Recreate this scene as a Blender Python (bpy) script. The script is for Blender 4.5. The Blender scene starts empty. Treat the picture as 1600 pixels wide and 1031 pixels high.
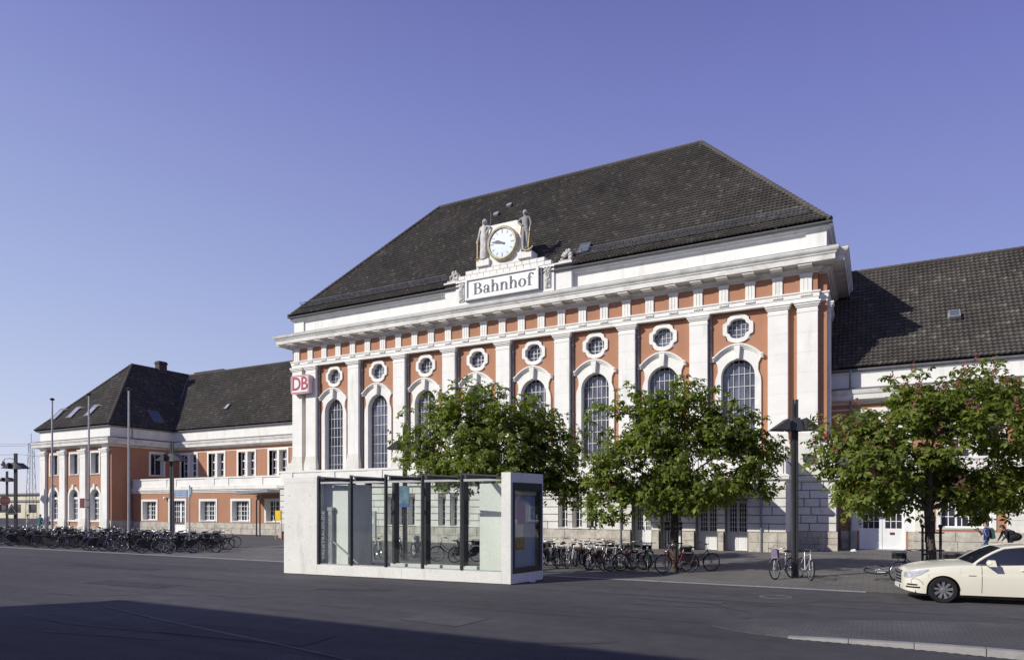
import bpy, math, random
import numpy as np
from mathutils import Vector, Matrix
rnd = random.Random(11)
SC = bpy.context.scene
COL = SC.collection
PI = math.pi

# ------------------------------------------------------------------ materials
def nodes(name):
    m = bpy.data.materials.new(name); m.use_nodes = True
    nt = m.node_tree
    return m, nt, nt.nodes['Principled BSDF'], nt.nodes, nt.links

def rgb(c): return (c[0], c[1], c[2], 1.0)

def mat(name, col, rough=.7, amp=.12, scale=3.0, bump=0.0, bscale=40.0, metal=0.0, fine=0.0, stain=None, spec=.5, coat=0.0):
    """Plain surface: a base colour broken by noise at two scales, optional stains of another colour, optional bump."""
    m, nt, b, N, L = nodes(name)
    tc = N.new('ShaderNodeTexCoord')
    n1 = N.new('ShaderNodeTexNoise'); n1.inputs['Scale'].default_value = scale; n1.inputs['Detail'].default_value = 6
    L.new(tc.outputs['Object'], n1.inputs['Vector'])
    r = N.new('ShaderNodeMapRange'); r.inputs['From Min'].default_value = .3; r.inputs['From Max'].default_value = .7
    r.inputs['To Min'].default_value = 1 - amp; r.inputs['To Max'].default_value = 1 + amp
    L.new(n1.outputs['Fac'], r.inputs['Value'])
    mul = N.new('ShaderNodeMix'); mul.data_type = 'RGBA'; mul.blend_type = 'MULTIPLY'; mul.inputs['Factor'].default_value = 1
    mul.inputs['A'].default_value = rgb(col); L.new(r.outputs['Result'], mul.inputs['B'])
    out = mul.outputs['Result']
    if fine:
        n2 = N.new('ShaderNodeTexNoise'); n2.inputs['Scale'].default_value = scale * 14; n2.inputs['Detail'].default_value = 4
        L.new(tc.outputs['Object'], n2.inputs['Vector'])
        r2 = N.new('ShaderNodeMapRange'); r2.inputs['From Min'].default_value = .3; r2.inputs['From Max'].default_value = .7
        r2.inputs['To Min'].default_value = 1 - fine; r2.inputs['To Max'].default_value = 1 + fine
        L.new(n2.outputs['Fac'], r2.inputs['Value'])
        m2 = N.new('ShaderNodeMix'); m2.data_type = 'RGBA'; m2.blend_type = 'MULTIPLY'; m2.inputs['Factor'].default_value = 1
        L.new(out, m2.inputs['A']); L.new(r2.outputs['Result'], m2.inputs['B']); out = m2.outputs['Result']
    if stain:
        scol, sscale, lo, hi, sfac, stretch = stain
        mp = N.new('ShaderNodeMapping'); mp.inputs['Scale'].default_value = stretch
        L.new(tc.outputs['Object'], mp.inputs['Vector'])
        n3 = N.new('ShaderNodeTexNoise'); n3.inputs['Scale'].default_value = sscale; n3.inputs['Detail'].default_value = 8
        n3.inputs['Roughness'].default_value = .65
        L.new(mp.outputs['Vector'], n3.inputs['Vector'])
        r3 = N.new('ShaderNodeMapRange'); r3.inputs['From Min'].default_value = lo; r3.inputs['From Max'].default_value = hi
        r3.inputs['To Max'].default_value = sfac
        L.new(n3.outputs['Fac'], r3.inputs['Value'])
        m3 = N.new('ShaderNodeMix'); m3.data_type = 'RGBA'
        L.new(r3.outputs['Result'], m3.inputs['Factor']); L.new(out, m3.inputs['A']); m3.inputs['B'].default_value = rgb(scol)
        out = m3.outputs['Result']
    L.new(out, b.inputs['Base Color'])
    b.inputs['Roughness'].default_value = rough; b.inputs['Metallic'].default_value = metal
    b.inputs['Specular IOR Level'].default_value = spec
    if coat:
        b.inputs['Coat Weight'].default_value = coat; b.inputs['Coat Roughness'].default_value = .05
    if bump:
        nb = N.new('ShaderNodeTexNoise'); nb.inputs['Scale'].default_value = bscale; nb.inputs['Detail'].default_value = 8
        L.new(tc.outputs['Object'], nb.inputs['Vector'])
        bp = N.new('ShaderNodeBump'); bp.inputs['Strength'].default_value = bump; bp.inputs['Distance'].default_value = .02
        L.new(nb.outputs['Fac'], bp.inputs['Height']); L.new(bp.outputs['Normal'], b.inputs['Normal'])
    return m

M = {}
M['white'] = mat('white_plaster', (.82, .805, .75), .75, .05, .9, .06, 60, fine=.03, stain=((.40, .375, .32), 1.3, .53, .8, .55, (1.6, 1.6, .2)))
M['trim'] = mat('white_trim_paint', (.79, .775, .72), .7, .06, 1.2, .05, 60, fine=.03, stain=((.40, .38, .35), 1.6, .58, .82, .6, (1.2, 1.2, .6)))
M['cornice'] = mat('weathered_cornice_paint', (.71, .695, .645), .75, .08, 1.2, .06, 60, fine=.04, stain=((.22, .21, .19), 1.2, .48, .76, .65, (.9, 1.2, 1.6)))
M['salmon'] = mat('salmon_plaster', (.415, .203, .118), .85, .06, .7, .12, 90, fine=.03, stain=((.32, .17, .11), 1.1, .5, .78, .6, (1.3, 1, .22)))
M['stone'] = mat('pale_sandstone', (.72, .70, .635), .85, .09, 1.7, .25, 25, fine=.08, stain=((.34, .31, .26), 1.6, .54, .8, .6, (1, 1, .5)))
M['stone_rough'] = mat('rough_plinth_stone', (.50, .46, .39), .9, .2, 2.2, .9, 7, fine=.18, stain=((.16, .14, .12), 1.8, .5, .75, .7, (1, 1, .8)))
M['frame_white'] = mat('white_window_paint', (.80, .80, .79), .5, .03, 2, fine=.02)
M['door_white'] = mat('white_door_paint', (.80, .80, .79), .45, .04, 1.5, fine=.02, stain=((.45, .43, .40), 2.0, .6, .8, .5, (1, 1, .5)))
M['zinc'] = mat('grey_zinc', (.26, .27, .29), .5, .15, 3, metal=.5, fine=.05)
M['dark_metal'] = mat('dark_grey_steel', (.035, .036, .042), .45, .15, 4, fine=.05)
M['lamp_metal'] = mat('anthracite_lamp_steel', (.05, .05, .056), .5, .15, 3, fine=.05)
M['lamp_light'] = mat('grey_lamp_panel', (.22, .21, .22), .5, .1, 3)
M['galv'] = mat('galvanised_steel', (.42, .42, .43), .5, .12, 3, metal=.35, fine=.05)
M['concrete'] = mat('pale_concrete', (.80, .79, .73), .85, .06, .9, .12, 50, fine=.05, stain=((.36, .35, .32), 1.5, .56, .8, .6, (1.2, 1.2, .35)))
M['black_rubber'] = mat('black_rubber', (.010, .010, .011), .85, .2, 5)
M['chrome'] = mat('polished_steel', (.62, .62, .64), .25, .05, 5, metal=.9)
M['joint'] = mat('dark_joint_mortar', (.20, .185, .165), .95, .15, 3, fine=.1)
M['brick_dark'] = mat('dark_chimney_brick', (.075, .06, .055), .9, .25, 6, .5, 30, fine=.2)
M['statue'] = mat('weathered_statue_stone', (.58, .56, .52), .85, .18, 3.0, .35, 22, fine=.14, stain=((.17, .16, .15), 2.6, .5, .72, .7, (1, 1, .5)))
M['gold'] = mat('gilding', (.55, .42, .19), .45, .08, 6, metal=.25)
M['lead'] = mat('dull_lead', (.18, .18, .19), .6, .15, 4, metal=.3)
M['yellow'] = mat('yellow_enamel', (.80, .50, .02), .45, .06, 4)
M['red'] = mat('red_enamel', (.40, .045, .06), .4, .05, 4)
M['dull_red'] = mat('dull_dark_red_enamel', (.13, .025, .03), .6, .1, 4)
M['sign_white'] = mat('white_enamel', (.80, .80, .79), .4, .03, 3)
M['letter_grey'] = mat('dark_grey_lettering', (.11, .11, .13), .6, .1, 5)
M['panel_blue'] = mat('blue_grey_sign_enamel', (.22, .29, .42), .4, .08, 3)
M['panel_light'] = mat('light_grey_blue_sign_enamel', (.55, .62, .70), .4, .05, 3)
M['bark'] = mat('chestnut_bark', (.09, .075, .062), .9, .3, 7, .9, 26, fine=.25)
M['iron'] = mat('black_iron', (.02, .02, .022), .5, .1, 4)

def glass_dark(name, col, var, rough=.06, wav=.25, wscale=.6):
    """Window pane: a dark room behind glossy old glass, slightly wavy so the reflected sky breaks up."""
    m, nt, b, N, L = nodes(name)
    tc = N.new('ShaderNodeTexCoord')
    mp = N.new('ShaderNodeMapping'); mp.inputs['Scale'].default_value = (1, 1, .55); L.new(tc.outputs['Object'], mp.inputs['Vector'])
    n = N.new('ShaderNodeTexNoise'); n.inputs['Scale'].default_value = .8; n.inputs['Detail'].default_value = 3
    L.new(mp.outputs['Vector'], n.inputs['Vector'])
    cr = N.new('ShaderNodeValToRGB'); cr.color_ramp.elements[0].position = .42; cr.color_ramp.elements[1].position = .68
    cr.color_ramp.elements[0].color = rgb(col); cr.color_ramp.elements[1].color = rgb(var)
    L.new(n.outputs['Fac'], cr.inputs['Fac']); L.new(cr.outputs['Color'], b.inputs['Base Color'])
    n2 = N.new('ShaderNodeTexNoise'); n2.inputs['Scale'].default_value = wscale; n2.inputs['Detail'].default_value = 2
    L.new(tc.outputs['Object'], n2.inputs['Vector'])
    bp = N.new('ShaderNodeBump'); bp.inputs['Strength'].default_value = wav; bp.inputs['Distance'].default_value = .05
    L.new(n2.outputs['Fac'], bp.inputs['Height']); L.new(bp.outputs['Normal'], b.inputs['Normal'])
    b.inputs['Roughness'].default_value = rough; b.inputs['Specular IOR Level'].default_value = .7
    return m
M['glass'] = glass_dark('old_window_glass', (.05, .053, .075), (.17, .18, .235))
M['glass_small'] = glass_dark('dark_window_glass', (.022, .022, .03), (.07, .07, .085), wav=.15)
M['glass_roof'] = glass_dark('roof_window_glass', (.10, .12, .16), (.16, .18, .22), rough=.1)
M['glass_car'] = glass_dark('tinted_car_glass', (.012, .013, .022), (.03, .033, .05), rough=.03, wav=.02)

def clear_glass(name, tint, refl=1.0):
    m = bpy.data.materials.new(name); m.use_nodes = True
    nt = m.node_tree; N, L = nt.nodes, nt.links
    N.remove(N['Principled BSDF'])
    t = N.new('ShaderNodeBsdfTransparent'); t.inputs['Color'].default_value = rgb(tint)
    g = N.new('ShaderNodeBsdfGlossy'); g.inputs['Roughness'].default_value = .02; g.inputs['Color'].default_value = (refl, refl, refl, 1)
    ge = N.new('ShaderNodeNewGeometry'); dt = N.new('ShaderNodeVectorMath'); dt.operation = 'DOT_PRODUCT'
    L.new(ge.outputs['Normal'], dt.inputs[0]); L.new(ge.outputs['Incoming'], dt.inputs[1])
    ops = (('ABSOLUTE', None), ('SUBTRACT', 1.0), ('POWER', 5.0), ('MULTIPLY_ADD', .90))     # Schlick, the same from both sides
    src = dt.outputs['Value']
    for op, v in ops:
        f = N.new('ShaderNodeMath'); f.operation = op
        if op == 'SUBTRACT': f.inputs[0].default_value = v; L.new(src, f.inputs[1])
        else:
            L.new(src, f.inputs[0])
            if v is not None: f.inputs[1].default_value = v
            if op == 'MULTIPLY_ADD': f.inputs[2].default_value = .08
        src = f.outputs[0]
    mx = N.new('ShaderNodeMixShader')
    L.new(src, mx.inputs['Fac']); L.new(t.outputs['BSDF'], mx.inputs[1]); L.new(g.outputs['BSDF'], mx.inputs[2])
    L.new(mx.outputs['Shader'], N['Material Output'].inputs['Surface'])
    return m
M['clear'] = clear_glass('clear_sheet_glass', (.93, .975, .955))

def tiles_mat(name, dark, mid, light, odd):
    """Clay tiles: every tile its own tone (from the UV cell), lichen-pale tiles here and there, broad weathering."""
    m, nt, b, N, L = nodes(name)
    uv = N.new('ShaderNodeUVMap'); uv.uv_map = 'UVMap'
    fl = N.new('ShaderNodeVectorMath'); fl.operation = 'FLOOR'; L.new(uv.outputs['UV'], fl.inputs[0])
    wn = N.new('ShaderNodeTexWhiteNoise'); wn.noise_dimensions = '2D'; L.new(fl.outputs['Vector'], wn.inputs['Vector'])
    cr = N.new('ShaderNodeValToRGB'); e = cr.color_ramp.elements
    e[0].position = 0; e[0].color = rgb(dark); e[1].position = 1; e[1].color = rgb(odd)
    a = e.new(.5); a.color = rgb(mid); c = e.new(.93); c.color = rgb(light)
    L.new(wn.outputs['Value'], cr.inputs['Fac'])
    tc = N.new('ShaderNodeTexCoord')
    n = N.new('ShaderNodeTexNoise'); n.inputs['Scale'].default_value = .35; n.inputs['Detail'].default_value = 7; n.inputs['Roughness'].default_value = .6
    L.new(tc.outputs['Object'], n.inputs['Vector'])
    r = N.new('ShaderNodeMapRange'); r.inputs['From Min'].default_value = .3; r.inputs['From Max'].default_value = .7
    r.inputs['To Min'].default_value = .74; r.inputs['To Max'].default_value = 1.26
    L.new(n.outputs['Fac'], r.inputs['Value'])
    mu = N.new('ShaderNodeMix'); mu.data_type = 'RGBA'; mu.blend_type = 'MULTIPLY'; mu.inputs['Factor'].default_value = 1
    L.new(cr.outputs['Color'], mu.inputs['A']); L.new(r.outputs['Result'], mu.inputs['B'])
    L.new(mu.outputs['Result'], b.inputs['Base Color'])
    b.inputs['Roughness'].default_value = .75; b.inputs['Specular IOR Level'].default_value = .3
    return m
M['tiles'] = tiles_mat('dark_clay_pantiles', (.068, .061, .054), (.084, .075, .065), (.10, .09, .077), (.155, .142, .118))

# ------------------------------------------------------------------ mesh builder
class MB:
    """Collects boxes, prisms, tubes and lathes; build() links them as ONE mesh object. T maps a local point to the world."""
    def __init__(s, T=None):
        s.v = []; s.f = []; s.mi = []; s.uv = []; s.cur = 0; s.T = T
    def add(s, vs, fs, uvs=None):
        o = len(s.v)
        if s.T: vs = [s.T(*p) for p in vs]
        s.v.extend([tuple(p) for p in vs])
        for i, f in enumerate(fs):
            s.f.append(tuple(o + k for k in f)); s.mi.append(s.cur)
            s.uv.append(uvs[i] if uvs else None)
    def box(s, x0, x1, y0, y1, z0, z1):
        if x0 > x1: x0, x1 = x1, x0
        if y0 > y1: y0, y1 = y1, y0
        if z0 > z1: z0, z1 = z1, z0
        vs = [(x0, y0, z0), (x1, y0, z0), (x1, y1, z0), (x0, y1, z0), (x0, y0, z1), (x1, y0, z1), (x1, y1, z1), (x0, y1, z1)]
        s.add(vs, [(0, 3, 2, 1), (4, 5, 6, 7), (0, 1, 5, 4), (1, 2, 6, 5), (2, 3, 7, 6), (3, 0, 4, 7)])
    def cbox(s, c, sx, sy, sz, rot=None):
        vs = []
        for z in (-.5, .5):
            for x, y in ((-.5, -.5), (.5, -.5), (.5, .5), (-.5, .5)):
                p = Vector((x * sx, y * sy, z * sz))
                if rot is not None: p = rot @ p
                vs.append(tuple(p + Vector(c)))
        s.add(vs, [(0, 3, 2, 1), (4, 5, 6, 7), (0, 1, 5, 4), (1, 2, 6, 5), (2, 3, 7, 6), (3, 0, 4, 7)])
    def taper(s, c0, c1, a0, b0, a1, b1):
        """box between two rectangles centred c0 (size a0 x b0) and c1 (a1 x b1), horizontal"""
        vs = [(c0[0] + sx * a0 / 2, c0[1] + sy * b0 / 2, c0[2]) for sx, sy in ((-1, -1), (1, -1), (1, 1), (-1, 1))]
        vs += [(c1[0] + sx * a1 / 2, c1[1] + sy * b1 / 2, c1[2]) for sx, sy in ((-1, -1), (1, -1), (1, 1), (-1, 1))]
        s.add(vs, [(0, 3, 2, 1), (4, 5, 6, 7), (0, 1, 5, 4), (1, 2, 6, 5), (2, 3, 7, 6), (3, 0, 4, 7)])
    def prism(s, pts, y0, y1):
        """polygon in x,z (counter-clockwise seen from -y) pushed from y0 to y1"""
        n = len(pts)
        vs = [(p[0], y0, p[1]) for p in pts] + [(p[0], y1, p[1]) for p in pts]
        fs = [tuple(range(n)), tuple(range(2 * n - 1, n - 1, -1))]
        fs += [(i, i + n, (i + 1) % n + n, (i + 1) % n) for i in range(n)]
        s.add(vs, fs)
    def slab(s, pts, z0, z1):
        n = len(pts)
        vs = [(p[0], p[1], z0) for p in pts] + [(p[0], p[1], z1) for p in pts]
        fs = [tuple(range(n - 1, -1, -1)), tuple(range(n, 2 * n))]
        fs += [(i, (i + 1) % n, (i + 1) % n + n, i + n) for i in range(n)]
        s.add(vs, fs)
    def ring(s, outer, inner, y0, y1, yo=None):
        """front face between two closed outlines (same count), outer sides back to yo, inner reveal back to y1"""
        n = len(outer); yo = y1 if yo is None else yo
        vs = [(p[0], y0, p[1]) for p in outer] + [(p[0], y0, p[1]) for p in inner]
        vs += [(p[0], yo, p[1]) for p in outer] + [(p[0], y1, p[1]) for p in inner]
        fs = []
        for i in range(n):
            j = (i + 1) % n
            fs.append((i, j, n + j, n + i)); fs.append((i, 2 * n + i, 2 * n + j, j)); fs.append((n + i, n + j, 3 * n + j, 3 * n + i))
        s.add(vs, fs)
    def tube(s, pts, r, n=6, r1=None, closed=False, cap=True):
        pts = [Vector(p) for p in pts]; k = len(pts); vs = []; fs = []
        up = Vector((0, 0, 1)); prev = None
        for i, p in enumerate(pts):
            if closed: d = pts[(i + 1) % k] - pts[i - 1]
            else: d = pts[min(i + 1, k - 1)] - pts[max(i - 1, 0)]
            if d.length < 1e-9: d = Vector((0, 0, 1))
            d.normalize()
            if prev is None:
                a = d.cross(up)
                if a.length < .05: a = d.cross(Vector((1, 0, 0)))
            else:
                a = prev - d * prev.dot(d)
                if a.length < .05: a = d.cross(up)
            a.normalize(); prev = a; b = d.cross(a)
            rr = r if r1 is None else r + (r1 - r) * i / max(1, k - 1)
            for j in range(n):
                t = 2 * PI * j / n
                vs.append(tuple(p + a * (rr * math.cos(t)) + b * (rr * math.sin(t))))
        m = k if closed else k - 1
        for i in range(m):
            for j in range(n):
                a0 = i * n + j; a1 = i * n + (j + 1) % n; b0 = ((i + 1) % k) * n + j; b1 = ((i + 1) % k) * n + (j + 1) % n
                fs.append((a0, b0, b1, a1))
        if cap and not closed:
            fs.append(tuple(range(n))); fs.append(tuple(range(k * n - 1, (k - 1) * n - 1, -1)))
        s.add(vs, fs)
    def lathe(s, prof, c=(0, 0, 0), n=16, axis='z', cap=True):
        vs = []; fs = []; k = len(prof)
        for r, h in prof:
            for j in range(n):
                t = 2 * PI * j / n; a, b = r * math.cos(t), r * math.sin(t)
                if axis == 'z': p = (c[0] + a, c[1] + b, c[2] + h)
                elif axis == 'y': p = (c[0] + a, c[1] + h, c[2] - b)
                else: p = (c[0] + h, c[1] + a, c[2] + b)
                vs.append(p)
        for i in range(k - 1):
            for j in range(n):
                fs.append((i * n + j, i * n + (j + 1) % n, (i + 1) * n + (j + 1) % n, (i + 1) * n + j))
        if cap and prof[0][0] > 1e-4: fs.append(tuple(range(n - 1, -1, -1)))
        if cap and prof[-1][0] > 1e-4: fs.append(tuple(range((k - 1) * n, k * n)))
        s.add(vs, fs)
    def ball(s, c, rx, ry=None, rz=None, n=10, m=6):
        ry = rx if ry is None else ry; rz = rx if rz is None else rz
        vs = []; fs = []
        for i in range(m + 1):
            ph = PI * i / m
            for j in range(n):
                t = 2 * PI * j / n
                vs.append((c[0] + rx * math.sin(ph) * math.cos(t), c[1] + ry * math.sin(ph) * math.sin(t), c[2] - rz * math.cos(ph)))
        for i in range(m):
            for j in range(n):
                fs.append((i * n + j, i * n + (j + 1) % n, (i + 1) * n + (j + 1) % n, (i + 1) * n + j))
        s.add(vs, fs)
    def sweep(s, path, prof, closed=False):
        """profile (out, z) carried along a plan path with mitred corners; outside is to the right of travel"""
        P = [Vector((p[0], p[1])) for p in path]; k = len(P); offs = []
        for i in range(k):
            def nrm(a, b):
                d = (b - a).normalized(); return Vector((d.y, -d.x))
            if closed or 0 < i < k - 1:
                n0 = nrm(P[i - 1], P[i]); n1 = nrm(P[i], P[(i + 1) % k])
                q = n0 + n1; offs.append(q / max(.2, q.dot(n0)))
            elif i == 0: offs.append(nrm(P[0], P[1]))
            else: offs.append(nrm(P[-2], P[-1]))
        n = len(prof); vs = []; fs = []
        for i in range(k):
            for o, z in prof:
                q = P[i] + offs[i] * o; vs.append((q.x, q.y, z))
        for i in range(k if closed else k - 1):
            j = (i + 1) % k
            for a in range(n - 1):
                fs.append((i * n + a, j * n + a, j * n + a + 1, i * n + a + 1))
        if not closed:
            fs.append(tuple(range(n))); fs.append(tuple(range(k * n - 1, (k - 1) * n - 1, -1)))
        s.add(vs, fs)
    def wall(s, x0, x1, z0, z1, y, holes, thick=.3):
        """flat wall face at y with rectangular holes and reveals of the given depth"""
        xs = sorted({x0, x1} | {v for h in holes for v in h[:2] if x0 < v < x1})
        zs = sorted({z0, z1} | {v for h in holes for v in h[2:] if z0 < v < z1})
        for i in range(len(xs) - 1):
            for j in range(len(zs) - 1):
                cx = (xs[i] + xs[i + 1]) / 2; cz = (zs[j] + zs[j + 1]) / 2
                if any(h[0] < cx < h[1] and h[2] < cz < h[3] for h in holes): continue
                s.add([(xs[i], y, zs[j]), (xs[i + 1], y, zs[j]), (xs[i + 1], y, zs[j + 1]), (xs[i], y, zs[j + 1])], [(0, 1, 2, 3)])
        for h in holes:
            a, b, c, d = h[0], h[1], max(h[2], z0), min(h[3], z1)
            q = [(a, c), (b, c), (b, d), (a, d)]
            for i in range(4):
                p0, p1 = q[i], q[(i + 1) % 4]
                s.add([(p0[0], y, p0[1]), (p1[0], y, p1[1]), (p1[0], y + thick, p1[1]), (p0[0], y + thick, p0[1])], [(0, 3, 2, 1)])
    def blocks(s, x0, x1, yf, yb, z0, z1, rows, length, gap=.022, holes=(), rough=0.0):
        """coursed stone: separate blocks with real joints, leaving holes free"""
        h = (z1 - z0) / rows
        for r in range(rows):
            za, zb = z0 + r * h + gap / 2, z0 + (r + 1) * h - gap / 2
            segs = [(x0, x1)]
            for H in holes:
                if H[3] > za + .02 and H[2] < zb - .02:
                    ns = []
                    for a, b in segs:
                        if H[1] <= a or H[0] >= b: ns.append((a, b)); continue
                        if H[0] > a: ns.append((a, H[0]))
                        if H[1] < b: ns.append((H[1], b))
                    segs = ns
            for a, b in segs:
                x = a; first = True
                while x < b - 1e-6:
                    l = length * (rnd.uniform(.8, 1.2))
                    if first and r % 2: l *= .55
                    first = False
                    e = x + l
                    if b - e < length * .45: e = b
                    o = rnd.uniform(-rough, rough) if rough else 0
                    s.box(x + gap / 2, min(e, b) - gap / 2, yf + o, yb, za, zb)
                    x = e
    def build(s, name, mats, parent=None, smooth=None, local=False):
        me = bpy.data.meshes.new(name)
        me.from_pydata(s.v, [], s.f)
        if not isinstance(mats, (list, tuple)): mats = [mats]
        for m in mats: me.materials.append(m)
        if len(mats) > 1: me.polygons.foreach_set('material_index', s.mi)
        if any(u is not None for u in s.uv):
            lay = me.uv_layers.new(name='UVMap')
            flat = []
            for f, u in zip(s.f, s.uv):
                flat.extend([c for p in (u if u else [(0, 0)] * len(f)) for c in p])
            lay.data.foreach_set('uv', flat)
        if smooth is not None:
            me.polygons.foreach_set('use_smooth', [True] * len(me.polygons))
            if smooth < 180: me.set_sharp_from_angle(angle=math.radians(smooth))
        me.update()
        o = bpy.data.objects.new(name, me); COL.objects.link(o)
        if parent is not None:
            o.parent = parent
            if not local:
                w = Vector((0, 0, 0)); p = parent
                while p is not None: w += p.location; p = p.parent
                o.location = -w
        return o

def thing(name, label, cat, loc=(0, 0, 0), rz=0.0, group=None):
    o = bpy.data.objects.new(name, None); COL.objects.link(o)
    o.location = loc; o.rotation_euler = (0, 0, rz); o.empty_display_size = .3
    return tag(o, label, cat, group)
def tag(o, label, cat, group=None, kind=None):
    if label: o['label'] = label
    if cat: o['category'] = cat
    if group: o['group'] = group
    if kind: o['kind'] = kind
    return o
def setting(o):
    o['kind'] = 'structure'; return o
def copy_tree(o, parent=None):
    c = o.copy(); COL.objects.link(c)
    if parent is not None: c.parent = parent
    for ch in list(o.children): copy_tree(ch, c)
    return c

def text_mb(txt, size, depth, place, bold=0.0, space=1.0, align='CENTER'):
    """text as a mesh builder; place maps (x right, y up, out) to the world"""
    cu = bpy.data.curves.new('lettering', 'FONT'); cu.body = txt; cu.size = size; cu.extrude = depth / 2
    cu.align_x = align; cu.align_y = 'CENTER'; cu.offset = bold; cu.space_character = space; cu.resolution_u = 4
    ob = bpy.data.objects.new('lettering', cu); COL.objects.link(ob)
    dg = bpy.context.evaluated_depsgraph_get(); dg.update()
    me = bpy.data.meshes.new_from_object(ob.evaluated_get(dg))
    mb = MB(); mb.add([place(v.co.x, v.co.y, v.co.z) for v in me.vertices], [tuple(p.vertices) for p in me.polygons])
    bpy.data.objects.remove(ob); bpy.data.curves.remove(cu); bpy.data.meshes.remove(me)
    return mb

# outlines (all in x,z, closed, counter-clockwise seen from -y)
def rect_pts(x0, x1, z0, z1): return [(x0, z0), (x1, z0), (x1, z1), (x0, z1)]
def arch_pts(cx, hw, z0, zs, rise, n=14):
    p = [(cx - hw, z0), (cx + hw, z0)]
    for i in range(n + 1):
        t = PI * i / n; p.append((cx + hw * math.cos(t), zs + rise * math.sin(t)))
    return p
def face_east(x, y, z): return (-y, x, z)      # turns a wall built facing -y so that it faces +x

def window(parent, x0, x1, z0, z1, y, cols, rows, casing=.18, proud=.05, depth=.28, cmat=None, glass=None, bar=.045, mull=(), sill=True, T=None, name='window', rise_panes=None, thick_frame=.07):
    """rectangular window: casing with reveal > frame with glazing bars, pane, sill"""
    w = MB(T); cm = cmat or M['trim']
    w.ring(rect_pts(x0 - casing, x1 + casing, z0 - casing * .6, z1 + casing), rect_pts(x0, x1, z0, z1), y - proud, y + depth, y + .02)
    W = w.build(name, cm, parent)
    p = MB(T); p.add([(x0 - .01, y + depth, z0 - .01), (x1 + .01, y + depth, z0 - .01), (x1 + .01, y + depth, z1 + .01), (x0 - .01, y + depth, z1 + .01)], [(0, 1, 2, 3)])
    p.build('pane', glass or M['glass_small'], W, local=True)
    f = MB(T); t = thick_frame; yf = y + depth - .05; yb = y + depth - .004
    f.ring(rect_pts(x0, x1, z0, z1), rect_pts(x0 + t, x1 - t, z0 + t, z1 - t), yf, yb)
    for q in mull: f.box(q - .05, q + .05, yf - .012, yb, z0 + t, z1 - t)
    for i in range(1, cols):
        q = x0 + t + (x1 - x0 - 2 * t) * i / cols
        if any(abs(q - m_) < .1 for m_ in mull): continue
        f.box(q - bar / 2, q + bar / 2, yf + .012, yb, z0 + t, z1 - t)
    for j in range(1, rows):
        q = z0 + t + (z1 - z0 - 2 * t) * j / rows
        f.box(x0 + t, x1 - t, yf + .018, yb - .001, q - bar / 2, q + bar / 2)
    f.build('frame', M['frame_white'], W, local=True)
    if sill:
        s_ = MB(T); s_.box(x0 - .02, x1 + .02, y - proud - .06, y + depth - .06, z0 - .05, z0 + .012)
        s_.build('sill', cm, W, local=True)
    return W

def roof_plane(mb, e0, e1, r1, r0, tw=.245, th=.33, wave=.03, step=.075, sub=4, flare=0.0, fl_len=1.8):
    """pantiled plane: eave e0->e1 (left to right seen from outside), ridge r0->r1; real courses and rolls"""
    e0, e1, r0, r1 = map(Vector, (e0, e1, r0, r1))
    U = (e1 - e0).normalized(); a = r0 - e0; S = (a - U * a.dot(U)); L = S.length; S.normalize(); Nn = U.cross(S).normalized()
    W = (e1 - e0).length; ul, ur = a.dot(U), (r1 - e0).dot(U)
    n = int(math.ceil(L / th)); th = L / n
    def lim(v): t = v / L; return ul * t, W + (ur - W) * t
    us = [i * tw / sub for i in range(int(math.floor(min(0, ul) * sub / tw)), int(math.ceil(max(W, ur) * sub / tw)) + 1)]
    prof = [math.cos(2 * PI * (i % sub) / sub) for i in range(sub)]
    for i in range(n):
        v0, v1 = i * th, (i + 1) * th
        rows = []
        for v, off in ((v0, step), (v1, .004)):
            lo, hi = lim(v); row = []; q = [lo] + [u for u in us if lo + 1e-4 < u < hi - 1e-4] + [hi]
            rows.append((v, off, lo, hi))
        lo = max(rows[0][2], rows[1][2]); hi = min(rows[0][3], rows[1][3])
        inner = [u for u in us if lo + 1e-4 < u < hi - 1e-4]
        vs = []; fs = []; uvs = []
        def pt(u, v, off, k):
            fz = flare * max(0, 1 - v / fl_len) ** 2
            h = off + wave * math.cos(2 * PI * u / tw)
            p = e0 + U * u + S * v + Nn * h; p.z += fz
            return tuple(p)
        bot = [rows[0][2]] + inner + [rows[0][3]]; top = [rows[1][2]] + inner + [rows[1][3]]
        m = len(bot)
        vs = [pt(u, v0, step, 0) for u in bot] + [pt(u, v1, .004, 0) for u in top] + [pt(u, v0, -.03, 0) for u in bot]
        for k in range(m - 1):
            fs.append((k, k + 1, m + k + 1, m + k)); c = (bot[k] + bot[k + 1]) / 2 / tw
            uvs.append([(c, i + .5)] * 4)
            fs.append((2 * m + k, 2 * m + k + 1, k + 1, k)); uvs.append([(c, i + .5)] * 4)
        mb.add(vs, fs, uvs)
    return S

def ridge_caps(mb, p, q, r=.13, l=.38):
    p, q = Vector(p), Vector(q); n = max(1, int((q - p).length / l)); d = (q - p) / n
    for i in range(n):
        mb.tube([p + d * i, p + d * (i + 1.06)], r * 1.08, 7, r1=r * .88)
SKY_TINT = (1.25, .93, 1.03, 1.0)
EXPO = 0.05
SKY_GAIN = 6.6
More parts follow.
